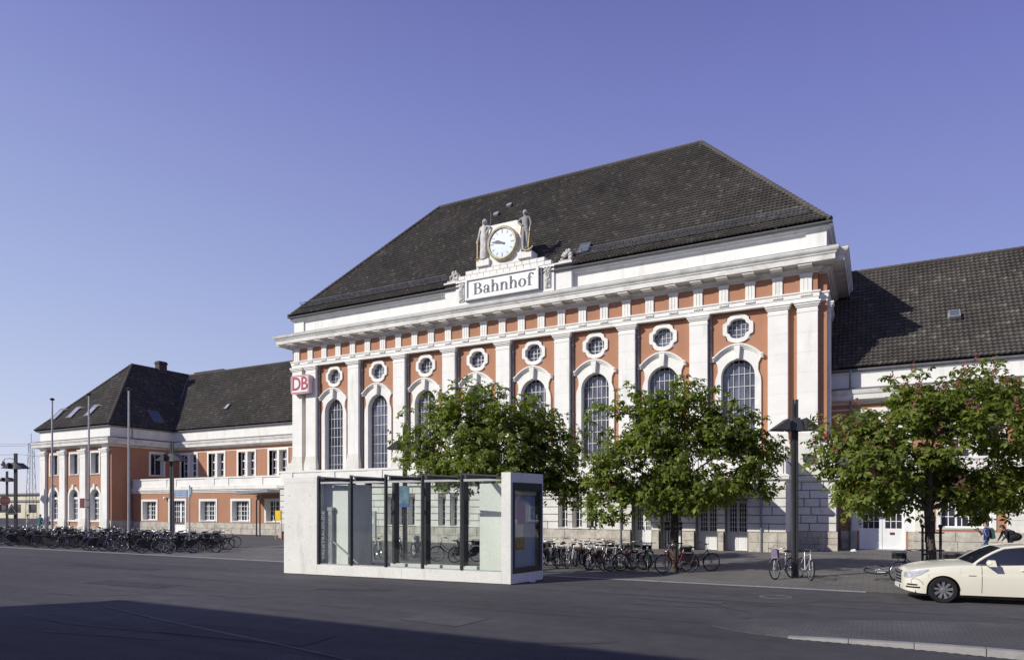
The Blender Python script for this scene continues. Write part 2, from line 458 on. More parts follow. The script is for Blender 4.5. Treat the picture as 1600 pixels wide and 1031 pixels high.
# ------------------------------------------------------------------ ground
def asphalt(name, base, amp=.33, spots=True):
    m, nt, b, N, L = nodes(name)
    tc = N.new('ShaderNodeTexCoord')
    def noise(sc, det, stretch=(1, 1, 1)):
        mp = N.new('ShaderNodeMapping'); mp.inputs['Scale'].default_value = stretch; L.new(tc.outputs['Object'], mp.inputs['Vector'])
        n = N.new('ShaderNodeTexNoise'); n.inputs['Scale'].default_value = sc; n.inputs['Detail'].default_value = det; L.new(mp.outputs['Vector'], n.inputs['Vector']); return n
    def rng(src, lo, hi, a, z):
        r = N.new('ShaderNodeMapRange'); r.inputs['From Min'].default_value = lo; r.inputs['From Max'].default_value = hi
        r.inputs['To Min'].default_value = a; r.inputs['To Max'].default_value = z; L.new(src, r.inputs['Value']); return r.outputs['Result']
    def mul(a, b_):
        x = N.new('ShaderNodeMath'); x.operation = 'MULTIPLY'; L.new(a, x.inputs[0]); L.new(b_, x.inputs[1]); return x.outputs[0]
    f = mul(rng(noise(.22, 6, (.35, 1, 1)).outputs['Fac'], .3, .7, 1 - amp, 1 + amp), rng(noise(55, 3).outputs['Fac'], .3, .7, .72, 1.28))
    f = mul(f, rng(noise(2.2, 5).outputs['Fac'], .3, .7, .86, 1.14)); f = mul(f, rng(noise(7, 4).outputs['Fac'], .62, .75, 1, .8)); f = mul(f, rng(noise(240, 2).outputs['Fac'], .64, .72, 1, 1.9))
    f = mul(f, rng(noise(.9, 3, (.12, 1.8, 1)).outputs['Fac'], .56, .70, 1, .76))
    c = N.new('ShaderNodeMix'); c.data_type = 'RGBA'; c.blend_type = 'MULTIPLY'; c.inputs['Factor'].default_value = 1
    c.inputs['A'].default_value = rgb(base); L.new(f, c.inputs['B']); L.new(c.outputs['Result'], b.inputs['Base Color'])
    b.inputs['Roughness'].default_value = .85; b.inputs['Specular IOR Level'].default_value = .35
    bp = N.new('ShaderNodeBump'); bp.inputs['Strength'].default_value = .6; bp.inputs['Distance'].default_value = .015
    L.new(noise(120, 3).outputs['Fac'], bp.inputs['Height']); L.new(bp.outputs['Normal'], b.inputs['Normal'])
    return m
M['asphalt'] = asphalt('worn_asphalt', (.074, .071, .076))
M['asphalt2'] = asphalt('paler_asphalt', (.09, .086, .09), .15)
M['plaza_asphalt'] = asphalt('plaza_asphalt', (.10, .096, .098), .15)
def paving(name, c1, c2, joint, sx, sy, amp=.2, off=.5):
    m, nt, b, N, L = nodes(name)
    tc = N.new('ShaderNodeTexCoord')
    br = N.new('ShaderNodeTexBrick'); br.offset = off; br.inputs['Scale'].default_value = 1
    br.inputs['Brick Width'].default_value = sx; br.inputs['Row Height'].default_value = sy; br.inputs['Mortar Size'].default_value = .008
    br.inputs['Color1'].default_value = rgb(c1); br.inputs['Color2'].default_value = rgb(c2); br.inputs['Mortar'].default_value = rgb(joint); br.inputs['Mortar Smooth'].default_value = .3
    L.new(tc.outputs['Object'], br.inputs['Vector'])
    n = N.new('ShaderNodeTexNoise'); n.inputs['Scale'].default_value = .5; n.inputs['Detail'].default_value = 7; L.new(tc.outputs['Object'], n.inputs['Vector'])
    r = N.new('ShaderNodeMapRange'); r.inputs['From Min'].default_value = .3; r.inputs['From Max'].default_value = .7; r.inputs['To Min'].default_value = 1 - amp; r.inputs['To Max'].default_value = 1 + amp
    L.new(n.outputs['Fac'], r.inputs['Value'])
    c = N.new('ShaderNodeMix'); c.data_type = 'RGBA'; c.blend_type = 'MULTIPLY'; c.inputs['Factor'].default_value = 1
    L.new(br.outputs['Color'], c.inputs['A']); L.new(r.outputs['Result'], c.inputs['B']); L.new(c.outputs['Result'], b.inputs['Base Color'])
    b.inputs['Roughness'].default_value = .85; b.inputs['Specular IOR Level'].default_value = .3
    bp = N.new('ShaderNodeBump'); bp.inputs['Strength'].default_value = .5; bp.inputs['Distance'].default_value = .006; bp.invert = True
    L.new(br.outputs['Fac'], bp.inputs['Height']); L.new(bp.outputs['Normal'], b.inputs['Normal'])
    return m
M['paving'] = paving('grey_paving_blocks', (.19, .18, .165), (.155, .148, .14), (.075, .07, .065), .42, .22)
M['cobble'] = paving('granite_setts', (.115, .11, .11), (.098, .094, .095), (.06, .058, .058), .17, .12, .25)
def flat(name, pts, z, m):
    g = MB(); g.add([(x, y, z) for x, y in pts], [tuple(range(len(pts)))]); return setting(g.build(name, m))
flat('ground', [(-2500, -400), (2500, -400), (2500, 3000), (-2500, 3000)], 0.0, M['asphalt'])
flat('plaza', [(-110, 21.85), (-33, 21.85), (-33, 70), (-110, 70)], .004, M['plaza_asphalt'])
flat('paved_forecourt', [(-33, 21.85), (40, 21.85), (40, 70), (-33, 70)], .004, M['paving'])
flat('resurfaced_strip', [(-100, 18.9), (60, 17.6), (60, 21.55), (-100, 21.55)], .004, M['asphalt2'])
k = MB(); x = -100.0
while x < 45:
    l = rnd.uniform(.95, 1.05)
    if not (-.85 < x < -.1): k.add([(x + .006, 21.55, .010), (x + l - .006, 21.55, .010), (x + l - .006, 21.83, .012), (x + .006, 21.83, .012)], [(0, 1, 2, 3)])
    x += l
setting(k.build('kerb_line', mat('pale_kerb_stone', (.35, .34, .33), .85, .15, 3, .2, 30, fine=.1)))
# old joint in the foreground asphalt
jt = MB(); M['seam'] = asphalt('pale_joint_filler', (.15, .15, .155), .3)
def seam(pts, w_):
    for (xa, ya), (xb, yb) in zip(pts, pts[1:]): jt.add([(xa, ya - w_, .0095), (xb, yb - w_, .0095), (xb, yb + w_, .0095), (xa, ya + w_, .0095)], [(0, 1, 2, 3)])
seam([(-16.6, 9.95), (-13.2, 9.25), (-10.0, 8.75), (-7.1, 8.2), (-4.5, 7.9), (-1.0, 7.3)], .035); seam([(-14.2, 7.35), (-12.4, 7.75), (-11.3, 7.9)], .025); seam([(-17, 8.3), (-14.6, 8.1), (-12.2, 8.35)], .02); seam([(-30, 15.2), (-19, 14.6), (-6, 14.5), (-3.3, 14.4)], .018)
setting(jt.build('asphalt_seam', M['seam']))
# traffic island: setts with a kerb on the near side
top = [(-3.02, 14.45), (-2.95, 14.12), (-2.6, 13.83), (-2.1, 13.6), (-1.45, 13.47), (-.4, 13.5), (.77, 13.5), (2.0, 13.35), (7, 13.1), (14, 13.0), (14, 17.2), (7, 17.0), (2.5, 16.5), (1.1, 16.3), (-.48, 15.95), (-1.5, 15.65), (-2.35, 15.3), (-2.85, 14.9)]
im = MB(); n = len(top)
def isl_h(x): return .012 + .10 * max(0, min(1, (x + 1.6) / 3.2))
vs = [(x, y, isl_h(x)) for x, y in top] + [(x, y, .0) for x, y in top]
im.add(vs, [tuple(range(n))] + [(i, (i + 1) % n, (i + 1) % n + n, i + n) for i in range(n)])
setting(im.build('traffic_island', M['cobble']))
ik = MB(); line = [(-1.45, 13.40), (-.4, 13.42), (.77, 13.40), (2.0, 13.25), (4, 13.12), (7, 13.0), (14, 12.9)]
def iy(x):
    for (xa, ya), (xb, yb) in zip(line, line[1:]):
        if xa <= x <= xb: return ya + (yb - ya) * (x - xa) / (xb - xa)
    return line[-1][1]
x = -1.45
while x < 13.0:
    a, b = x + .006, x + 1.0 - .006
    ik.add([(a, iy(a) - .02, 0), (b, iy(b) - .02, 0), (b, iy(b), isl_h(b) + .012), (a, iy(a), isl_h(a) + .012), (b, iy(b) + .17, isl_h(b) + .012), (a, iy(a) + .17, isl_h(a) + .012)], [(0, 1, 2, 3), (3, 2, 4, 5)]); x += 1.0
dl = MB(); x = -1.45
while x < 13: dl.add([(x, iy(x) - .09, .004), (x + .08, iy(x + .08) - .09, .004), (x + .08, iy(x + .08) - .025, .006), (x, iy(x) - .025, .006)], [(0, 1, 2, 3)]); x += .16
setting(dl.build('drain_slots', M['iron']))
setting(ik.build('island_kerb', mat('light_kerb_stone', (.30, .29, .28), .85, .15, 3, .2, 30, fine=.1)))
# repairs and drips in the asphalt
M['patch'] = asphalt('dark_asphalt_repair', (.058, .056, .06), .15)
for i, (x, y, w_, d_, a_) in enumerate(((-20.5, 13.2, 3.4, .9, .05), (-8.2, 12.2, 1.6, 1.1, -.1), (-27, 16.6, 5.5, .7, .02), (-4.6, 17.6, 2.4, .6, 0), (-10.6, 9.0, 3.6, 1.0, .1), (-7.2, 7.6, 2.6, .8, -.1), (-13.5, 15.4, 2.2, .5, .3), (-33, 19.9, 3, 1.2, 0), (5, 18.2, 2.6, .7, 0))):
    ca, sa = math.cos(a_), math.sin(a_); p_ = [(-w_, -d_), (-w_ * .2, -d_ * 1.05), (w_, -d_), (w_, d_), (w_ * .1, d_ * .96), (-w_, d_)]
    flat('asphalt_repair', [(x + (u * ca - v * sa) / 2, y + (u * sa + v * ca) / 2) for u, v in p_], .0075, M['patch'] if i % 2 == 0 else M['asphalt2'])
ck = MB()
for k in range(9):
    x, y = rnd.uniform(-26, 0), rnd.uniform(9, 17.5); a_ = rnd.uniform(-.5, .5)
    for _ in range(14):
        nx_, ny_ = x + .35 * math.cos(a_), y + .35 * math.sin(a_); wd = rnd.uniform(.008, .02); ck.add([(x, y - wd, .0085), (nx_, ny_ - wd, .0085), (nx_, ny_ + wd, .0085), (x, y + wd, .0085)], [(0, 1, 2, 3)]); x, y = nx_, ny_; a_ += rnd.uniform(-.45, .45)
setting(ck.build('asphalt_cracks', M['iron']))
# manhole cover
mc = MB(); mc.lathe([(0, .008), (.31, .008), (.33, .006)], (-2.4, 19.46, 0), 24); MC = tag(mc.build('manhole_cover', M['dark_metal']), 'round iron manhole cover in the road in front of the right tree', 'manhole cover')
mr = MB(); mr.lathe([(.335, .007), (.335, .010), (.42, .010), (.42, .0)], (-2.4, 19.46, 0), 24); mr.build('rim', M['lead'], MC)
ob = thing('reflection_block', 'unseen rendered block behind the viewer, added to darken the pavilion glass reflections', 'building', (-100, -45, 0))  # added out-of-view block, keeps the orange horizon out of the glass reflections
b_ = MB(lambda x, y, z: (-x, -y, z)); hx = [(x - .6, x + .6, z, z + 1.7) for x in [33 + 4.1 * i for i in range(40)] for z in (1.2, 4.6, 8.0, 11.2)]
b_.wall(31, 200, 0, 15.0, 45, hx, .25); b_.build('wall', M['stone'], ob); b_ = MB(); b_.box(-200, -31, -60, -45.3, 0, 14.9); b_.build('core', M['glass_small'], ob); b_ = MB(); b_.prism([(-200, 14.95), (-31, 14.95), (-34, 19), (-197, 19)], -60, -44.7); b_.build('roof', M['zinc'], ob)
# the block behind the camera that shades the foreground
tb = thing('town_house', 'long plain rendered block across the street behind the viewer', 'building', (5, -6.4, 0))
b_ = MB(face_north := (lambda x, y, z: (-x, -y, z)))
hw_ = [(x - .6, x + .6, z, z + 1.7) for x in [-58 + 3.1 * i for i in range(28)] for z in (1.2, 4.6, 8.0)]
b_.wall(-60, 29.3, 0, 12.0, 6.2, hw_, .25); b_.build('wall', M['stone'], tb)
b2 = MB(); b2.box(-29.3, 60, -18, -6.46, 0, 11.99); b2.build('core', M['glass_small'], tb)
b3 = MB(); b3.box(-29.3, 60, -18.2, -6.1, 11.8, 12.02); b3.build('roof', M['zinc'], tb)
# ------------------------------------------------------------------ station hall
PX = [-42.08] + [-40.59 + 4.452 * i for i in range(9)] + [-3.43]        # pilaster axes
BAY = [(PX[i] + PX[i + 1]) / 2 for i in range(1, 9)]                    # eight bays
XL, XR, YW, YP = -42.95, -2.45, 41.6, 41.2
hall = thing('station_hall', 'tall salmon and white station hall with eight arched windows under a dark hipped roof', 'station building', (-22.7, 41.2, 0))

w = MB()
holes = []
for c in BAY:
    holes += [(c - 1.0, c + 1.0, 4.7, 11.16), (c - .68, c + .68, 12.2, 13.5)]
w.wall(XL, XR, 4.0, 15.5, YW, holes, .42)
w.add([(XR, YW, 0), (XR, 60, 0), (XR, 60, 16.2), (XR, YW, 16.2)], [(0, 1, 2, 3)])
w.add([(XL, YW, 0), (XL, 60, 0), (XL, 60, 16.2), (XL, YW, 16.2)], [(3, 2, 1, 0)])
w.add([(XL, 60, 0), (XR, 60, 0), (XR, 60, 16.2), (XL, 60, 16.2)], [(3, 2, 1, 0)])
w.build('wall', M['salmon'], hall)

# pilasters: shaft > base, capital
def pilaster(x, wd, z0, zb, zc, z1, yf, yw, T=None, parent=hall, slot=True):
    s = MB(T); h = wd / 2
    n = 6; dz = (zc - zb) / n
    for k in range(n): s.box(x - h, x + h, yf, yw, zb + k * dz + (.012 if k else 0), zb + (k + 1) * dz - .012)
    s.box(x - h + .012, x + h - .012, yf + .012, yw, zb, zc)
    P = s.build('pilaster', M['white'], parent)
    b = MB(T); H = zb - z0
    b.box(x - h - .16, x + h + .16, yf - .14, yw, z0, z0 + H * .38)
    b.box(x - h - .12, x + h + .12, yf - .10, yw, z0 + H * .38, z0 + H * .74)
    b.box(x - h - .08, x + h + .08, yf - .07, yw, z0 + H * .74, z0 + H * .86)
    b.box(x - h - .035, x + h + .035, yf - .03, yw, z0 + H * .86, zb)
    b.build('base', M['stone'], P, local=True)
    c = MB(T); H = z1 - zc
    c.box(x - h - .02, x + h + .02, yf - .02, yw, zc, zc + H * .2)
    c.box(x - h - .0, x + h + .0, yf - .0, yw, zc + H * .2, zc + H * .5)
    c.box(x - h - .06, x + h + .06, yf - .06, yw, zc + H * .5, zc + H * .66)
    c.box(x - h - .12, x + h + .12, yf - .12, yw, zc + H * .66, zc + H * .84)
    c.box(x - h - .17, x + h + .17, yf - .17, yw, zc + H * .84, z1 - .003)
    c.build('capital', M['trim'], P, local=True)
for x in PX: pilaster(x, 1.06, 4.2, 6.54, 13.25, 13.84, YP, YW + .02)
pilaster(-(YW + .62), .6, 4.2, 6.54, 13.25, 13.84, -(XR + .16), -(XR - .02), T=lambda x, y, z: (-y, -x, z)) # on the side wall
# downpipes beside pilasters
for i in range(1, 9):
    d = MB(); x = PX[i] + .66
    d.tube([(x, YW - .1, 4.3), (x, YW - .1, 13.6), (x, YW - .3, 13.9)], .075, 8)
    for z in (6, 8.5, 11, 13): d.tube([(x, YW - .1, z), (x, YW - .1, z + .09)], .1, 8)
    d.build('downpipe', M['zinc'], hall, 60)

path = [(XL, 60), (XL, YW), (-42.62, YW), (-42.62, YP), (-2.88, YP), (-2.88, YW), (XR, YW), (XR, 60)]
a = MB()
a.sweep(path, [(-.3, 13.84), (.03, 13.84), (.03, 14.02), (.07, 14.03), (.07, 14.24), (.13, 14.28), (.13, 14.36), (-.3, 14.36)])
a.build('architrave', M['trim'], hall)
f = MB(); f.sweep(path, [(-.02, 14.36), (-.02, 15.36)]); f.build('frieze', M['salmon'], hall)
xs = [-42.07 + 1.484 * i for i in range(27)]
for i, x in enumerate(xs):
    t = MB(); wd = .54 if 0 < i < 26 else .62
    for k in (-1, 0, 1): t.box(x + k * wd / 3 - wd * .135, x + k * wd / 3 + wd * .135, YP - .075, YP - .0, 14.362, 15.2)
    t.box(x - wd / 2, x + wd / 2, YP - .04, YP - .001, 14.361, 15.2)
    t.box(x - wd / 2 - .03, x + wd / 2 + .03, YP - .10, YP - .001, 15.2, 15.355)
    for k in range(6):
        q = x - wd / 2 + wd * (k + .5) / 6; t.taper((q, YP - .11, 14.235), (q, YP - .11, 14.12), .05, .06, .07, .08)
    T_ = t.build('triglyph', M['white'], hall)
    m = MB(); m.box(x - wd / 2 - .02, x + wd / 2 + .02, YP - .80, YP - .2, 15.64, 15.72); m.box(x - wd / 2 - .05, x + wd / 2 + .05, YP - .83, YP - .2, 15.6, 15.641)
    m.build('mutule', M['white'], T_, local=True)
c = MB()
c.sweep(path, [(-.3, 15.36), (.02, 15.36), (.05, 15.44), (.14, 15.46), (.16, 15.54), (.24, 15.58), (.27, 15.72), (.86, 15.73), (.86, 15.69), (.9, 15.69), (.9, 15.98), (.95, 16.0), (.97, 16.07), (1.06, 16.16), (1.10, 16.26), (1.10, 16.33), (.2, 16.5), (-.3, 16.5)])
c.build('cornice', M['cornice'], hall)
g = MB(); g.sweep(path, [(1.115, 16.335), (1.115, 16.365), (.15, 16.545), (-.3, 16.545), (-.3, 16.51)]); g.build('cornice_flashing', M['zinc'], hall)

# attic storey
XA0, XA1, YA = -42.72, -2.5, 41.65
at = MB(); pa = [(XA0, 59), (XA0, YA), (XA1, YA), (XA1, 59)]
at.sweep(pa, [(-.3, 16.4), (.03, 16.4), (.03, 16.62), (0, 16.64), (0, 17.62), (.04, 17.64), (.05, 17.72), (.2, 17.76), (.24, 17.86), (.36, 17.88), (.38, 17.95), (-.3, 17.95)])
for x0, x1 in ((XA0, XA0 + 1.0), (XA1 - 1.0, XA1)): at.box(x0 - .03, x1 + .03, YA - .12, YA + .1, 16.42, 17.86)
at.build('attic', M['white'], hall)
gt = MB(); pe = [(-42.95, 59.4), (-42.95, 41.12), (-2.3, 41.12), (-2.3, 59.4)]
gt.sweep(pe, [(-.3, 17.96), (.02, 17.965), (.09, 17.99), (.11, 18.05), (.09, 18.05), (.07, 18.0), (-.1, 17.995), (-.3, 17.99)])
gt.build('gutter', M['lead'], hall)

# roof > hips and ridge, snow guard, skylight, vents
rf = MB()
E = [(-43.0, 41.1, 18.05), (-2.25, 41.1, 18.05), (-2.25, 59.4, 18.05), (-43.0, 59.4, 18.05)]
R0, R1 = (-34.1, 50.2, 28.8), (-11.25, 50.2, 28.8)
roof_plane(rf, E[0], E[1], R1, R0, flare=.18)
roof_plane(rf, E[1], E[2], R1, R1, flare=.18)
rf.add([E[2], E[3], R0, R1], [(0, 1, 2, 3)]); rf.add([E[3], E[0], R0], [(0, 1, 2)])
ROOF = rf.build('roof', M['tiles'], hall)
rc = MB(); up = Vector((0, 0, .07))
for p, q in ((R0, R1), (E[0], R0), (E[1], R1)): ridge_caps(rc, Vector(p) + up, Vector(q) + up, .14)
rc.build('ridge_tiles', M['tiles'], ROOF, 50, local=True)
sl = (R0[2] - 18.05) / (R0[1] - 41.1)
def on_roof(x, y, h=0.0): return Vector((x, y - h * .76, 18.05 + (y - 41.1) * sl + h * .65))
for x0, x1 in ((-41.9, -27.6), (-17.0, -3.4)):
    sg = MB()
    for h in (.22, .40, .56): sg.tube([on_roof(x0, 41.75, h), on_roof(x1, 41.75, h)], .026, 4)
    n = int((x1 - x0) / .55)
    for k in range(n + 1):
        x = x0 + (x1 - x0) * k / n
        sg.tube([on_roof(x, 41.75, .04), on_roof(x, 41.75, .6)], .026, 4)
        if k % 3 == 0: sg.tube([on_roof(x, 42.15, .05), on_roof(x, 41.75, .3)], .02, 4)
    sg.build('snow_guard', M['zinc'], ROOF, local=True)
def roof_light(name, x, y, wd, ln, fr, gl, sub=ROOF, fun=on_roof, d=.72):
    b = MB(); p = [fun(x - wd / 2, y, .07), fun(x + wd / 2, y, .07), fun(x + wd / 2, y + ln * d, .07), fun(x - wd / 2, y + ln * d, .07)]
    q = [fun(x - wd / 2, y, .2), fun(x + wd / 2, y, .2), fun(x + wd / 2, y + ln * d, .2), fun(x - wd / 2, y + ln * d, .2)]
    cc = sum(q, Vector()) / 4; i_ = [cc + (v - cc) * .84 for v in q]
    b.add(p + q + i_, [(0, 1, 5, 4), (1, 2, 6, 5), (2, 3, 7, 6), (3, 0, 4, 7), (4, 5, 9, 8), (5, 6, 10, 9), (6, 7, 11, 10), (7, 4, 8, 11)])
    b.cur = 1; dn = Vector((0, .012, -.012)); b.add([v + dn for v in i_], [(0, 1, 2, 3)])
    return b.build(name, [fr, gl], sub, local=True)
roof_light('skylight', -17.15, 41.95, .75, .95, M['lead'], M['glass_roof'])
for x, y in ((-26.8, 47.5), (-26.0, 48.2)):
    v = MB(); v.cbox(on_roof(x, y, .12), .36, .26, .16, Matrix.Rotation(.86, 3, 'X')); v.cbox(on_roof(x, y + .06, .2), .44, .34, .04, Matrix.Rotation(.8, 3, 'X'))
    v.build('roof_vent', M['galv'], ROOF, local=True)
an = MB(); an.tube([on_roof(-26.7, 46.4, 0), on_roof(-26.7, 46.4, 0) + Vector((0, 0, 1.2))], .02, 4); an.build('antenna', M['galv'], ROOF, local=True)

# tall windows > reveal, hood, keystone, pane, glazing bars
def hood_z(x): return 11.08 + .68 * max(0, math.cos(min(1, abs(x) / 1.32) * PI / 2)) ** .8
def tall_window(c):
    z0, zs, rise, hw = 4.7, 10.05, 1.02, .95
    w = MB(); n = 14
    inn = arch_pts(c, hw, z0, zs, rise, n)
    out = [(c - 1.3, z0 - .01), (c + 1.3, z0 - .01)]
    for i in range(n + 1):
        t = PI * i / n; x = c + 1.28 * math.cos(t); z = zs - .1 + 1.5 * math.sin(t) ** .8
        side = 1 if i <= n // 2 else -1; k_ = min(i, n - i)
        sh = {0: (1.3, 9.7), 1: (1.27, 9.98), 2: (1.13, 10.35), 3: (1.15, 10.75), 4: (1.30, 11.06)}
        if k_ in sh: x, z = c + side * sh[k_][0], sh[k_][1]
        else: x = c + side * {5: .82, 6: .42, 7: 0}[k_]; z = hood_z(x - c) - .02
        out.append((x, z))
    w.ring(out, inn, YW - .13, YW + .4, YW + .03)
    W = w.build('window', M['trim'], hall)
    h = MB(); m = 12
    def hood(t):                                     # eyebrow: flat ears rising to a low arch
        x = -1.42 + 2.84 * t; k = abs(x) / 1.42
        return c + x, hood_z(x)
    pts = [hood(i / 24) for i in range(25)]
    for th, pr in ((.0, .2), (.09, .29), (.17, .36)):
        for i in range(24):
            (xa, za), (xb, zb) = pts[i], pts[i + 1]
            h.prism([(xa, za + th - .08), (xb, zb + th - .08), (xb, zb + th + .012), (xa, za + th + .012)], YW - pr, YW + .02)
    h.build('hood', M['trim'], W, local=True)
    k = MB(); k.prism([(c - .11, 11.04), (c + .11, 11.04), (c + .17, 11.8), (c - .17, 11.8)], YW - .40, YW); k.build('keystone', M['trim'], W, local=True)
    p = MB(); nx, nz = 6, 9
    for i in range(nx):
        for j in range(nz):                              # every sheet of glass sits a little differently in its bars
            xa, xb = c - .97 + 1.94 * i / nx, c - .97 + 1.94 * (i + 1) / nx; za, zb = z0 - .05 + 6.25 * j / nz, z0 - .05 + 6.25 * (j + 1) / nz; t1, t2 = rnd.gauss(0, .0022), rnd.gauss(0, .004)
            p.add([(xa, YW + .372 - t1 - t2, za), (xb, YW + .372 + t1 - t2, za), (xb, YW + .372 + t1 + t2, zb), (xa, YW + .372 - t1 + t2, zb)], [(0, 1, 2, 3)])
    p.build('pane', M['glass'], W, local=True)
    b = MB(); cols = 6; y0, y1 = YW + .31, YW + .355
    for i in range(cols + 1):
        d = -hw + 2 * hw * i / cols; d *= .985; zt = zs + rise * math.sqrt(max(0, 1 - (d / hw) ** 2)) - .01
        b.box(c + d - .022, c + d + .022, y0, y1, z0, max(zt, zs))
    z = 5.1
    while z < zs + rise - .1:
        xx = hw if z < zs else hw * math.sqrt(max(0, 1 - ((z - zs) / rise) ** 2))
        b.box(c - xx, c + xx, y0 + .006, y1 - .001, z - .024, z + .024); z += .735
    b.build('glazing_bars', M['galv'], W, local=True)
for c in BAY: tall_window(c)

def quatrefoil(c, zc, a, b, n=9):
    """rounded panel with stepped shoulders"""
    q = []
    pts = [(1, 0), (1, .28), (.97, .40), (.80, .47), (.73, .55), (.70, .72), (.58, .84), (.42, .93), (.22, .985), (0, 1)]
    full = [(x, z) for x, z in pts] + [(-x, z) for x, z in pts[-2::-1]] + [(-x, -z) for x, z in pts[1:]] + [(x, -z) for x, z in pts[-2:0:-1]]
    return [(c + a * x, zc + b * z) for x, z in full]
def oval_pts(c, zc, a, b):
    ref = quatrefoil(0, 0, 1, 1)
    return [(c + a * math.cos(math.atan2(z, x)) * 1.0, zc + b * math.sin(math.atan2(z, x))) for x, z in ref]
def oval_window(c):
    zc = 12.86
    w = MB(); out = quatrefoil(c, zc, .86, .83); inn = [((c + (x - c) * .72), zc + (z - zc) * .70) for x, z in quatrefoil(c, zc, .86, .83)]
    w.ring(out, inn, YW - .11, YW + .34, YW + .03)
    W = w.build('oval_window', M['trim'], hall)
    p = MB(); p.prism([((c + (x - c) * 1.03), zc + (z - zc) * 1.03) for x, z in inn], YW + .31, YW + .35); p.build('pane', M['glass'], W, local=True)
    b = MB()
    for d in (-.38, -.13, .13, .38):
        zz = .57 * math.sqrt(max(0.1, 1 - (d / .64) ** 2)); b.box(c + d - .02, c + d + .02, YW + .27, YW + .305, zc - zz, zc + zz)
    for d in (-.3, 0, .3):
        xx = .61 * math.sqrt(max(0.1, 1 - (d / .6) ** 2)); b.box(c - xx, c + xx, YW + .275, YW + .302, zc + d - .02, zc + d + .02)
    b.build('glazing_bars', M['galv'], W, local=True)
for c in BAY: oval_window(c)

# ground storey that stands forward, with terrace parapet on top
GX0, GX1, YG = -41.17, -4.23, 38.5
g = MB()
TRI = [c + o for c in BAY[:6] for o in (-.95, 0, .95)]
gh = [(x - .29, x + .29, 1.12, 3.1) for x in TRI]
DOORS = [(-12.65, -11.5), (-10.95, -9.8), (-8.95, -7.8), (-7.35, -6.2)]
dh = [(a, b, 0.0, 2.78) for a, b in DOORS]
jt_ = MB(); jt_.wall(GX0 + .02, GX1 - .02, 0, 3.9, YG + .07, gh + dh, .6); jt_.build('joint_backing', M['joint'], hall)
g.blocks(GX0, GX1, YG, YG + .5, 1.06, 3.79, 6, 1.35, .045, gh + dh)
g.add([(GX1 - .02, YG + .03, 0), (GX1 - .02, YW, 0), (GX1 - .02, YW, 3.9), (GX1 - .02, YG + .03, 3.9)], [(0, 1, 2, 3)])
g.add([(GX0 + .02, YG + .03, 0), (GX0 + .02, YW, 0), (GX0 + .02, YW, 3.9), (GX0 + .02, YG + .03, 3.9)], [(0, 1, 2, 3)])
for r in range(6):                                            # side courses of the projecting storey
    za = 1.06 + r * .455 + .015
    g.box(GX1 - .05, GX1, YG + .53, YW - .43, za, za + .425); g.box(GX0, GX0 + .05, YG + .53, YW - .43, za, za + .425)
g.box(GX0 + .02, GX1 - .02, YG + .3, YW, 3.9, 4.02)
# end bays of the hall's base, in the pilaster plane
for x0, x1 in ((GX1 + .01, -1.96), (-43.44, GX0 - .01)):
    g.blocks(x0, x1, YP, YP + .35, 1.06, 3.79, 6, .95, .045); q_ = MB(); q_.box(x0 + .03, x1 - .03, YP + .07, YP + 6, 0, 3.79); q_.build('joint_backing', M['joint'], hall)
    g.blocks(x0, x1, YP, YP + .3, 4.2, 5.4, 2, 1.1, .025); g.box(x0 + .02, x1 - .02, YP + .03, YP + 5.9, 4.0, 5.4)
    g.box(x0 + .06, x1 - .06, YP + .05, YP + 5.5, 5.4, 5.75); g.box(x0 + .12, x1 - .12, YP + .10, YP + 5.2, 5.75, 6.05)
g.build('base_storey', M['stone'], hall)
cut = [GX0 - .05] + [v for a, b in DOORS for v in (a - .08, b + .08)] + [GX1 + .05]
for u_, v_ in zip(cut[::2], cut[1::2]): pl = MB(); pl.blocks(u_, v_, YG - .07, YG + .4, 0.0, 1.06, 2, .95, .018, rough=.02); pl.build('plinth', M['stone_rough'], hall)
pl = MB()
for x0, x1 in ((GX1 + .06, -1.9), (-43.5, GX0 - .06)): q_ = MB(); q_.blocks(x0, x1, YP - .06, YP + .4, 0, 1.06, 3, .8, .018, rough=.02); q_.build('plinth', M['stone_rough'], hall)
pl.box(GX1 - .3, GX1 + .045, YG + .41, YP - .07, .02, 1.05)
pl.build('plinth', M['stone_rough'], hall)
ld = MB()
lp = [(-43.47, 47), (-43.47, YP), (GX0, YP), (GX0, YG), (GX1, YG), (GX1, YP), (-1.93, YP), (-1.93, 43.2)]
ld.sweep(lp, [(-.3, 3.79), (.03, 3.79), (.05, 3.86), (.15, 3.88), (.15, 4.0), (.18, 4.02), (.18, 4.09), (.02, 4.16), (-.3, 4.16)])
ld.build('ledge', M['stone'], hall)
pp = MB(); px_ = [(GX0 + .02, YP), (GX0 + .02, YG + .05), (GX1 - .02, YG + .05), (GX1 - .02, YP)]
pp.sweep(px_, [(-.35, 4.16), (0, 4.16), (0, 5.0), (.03, 5.03), (.07, 5.06), (.07, 5.2), (-.4, 5.2)])
for x in [GX0 + .75] + [-36.14 + 4.452 * i for i in range(7)] + [GX1 - .75]: pp.box(x - .6, x + .6, YG - .015, YG + .2, 4.165, 5.03)
pp.build('parapet', M['trim'], hall)
# triple windows
for x in TRI:
    W = window(hall, x - .285, x + .285, 1.15, 3.08, YG + .03, 2, 4, casing=.0, proud=-.01, depth=.42, cmat=M['stone'], bar=.04, thick_frame=.06)
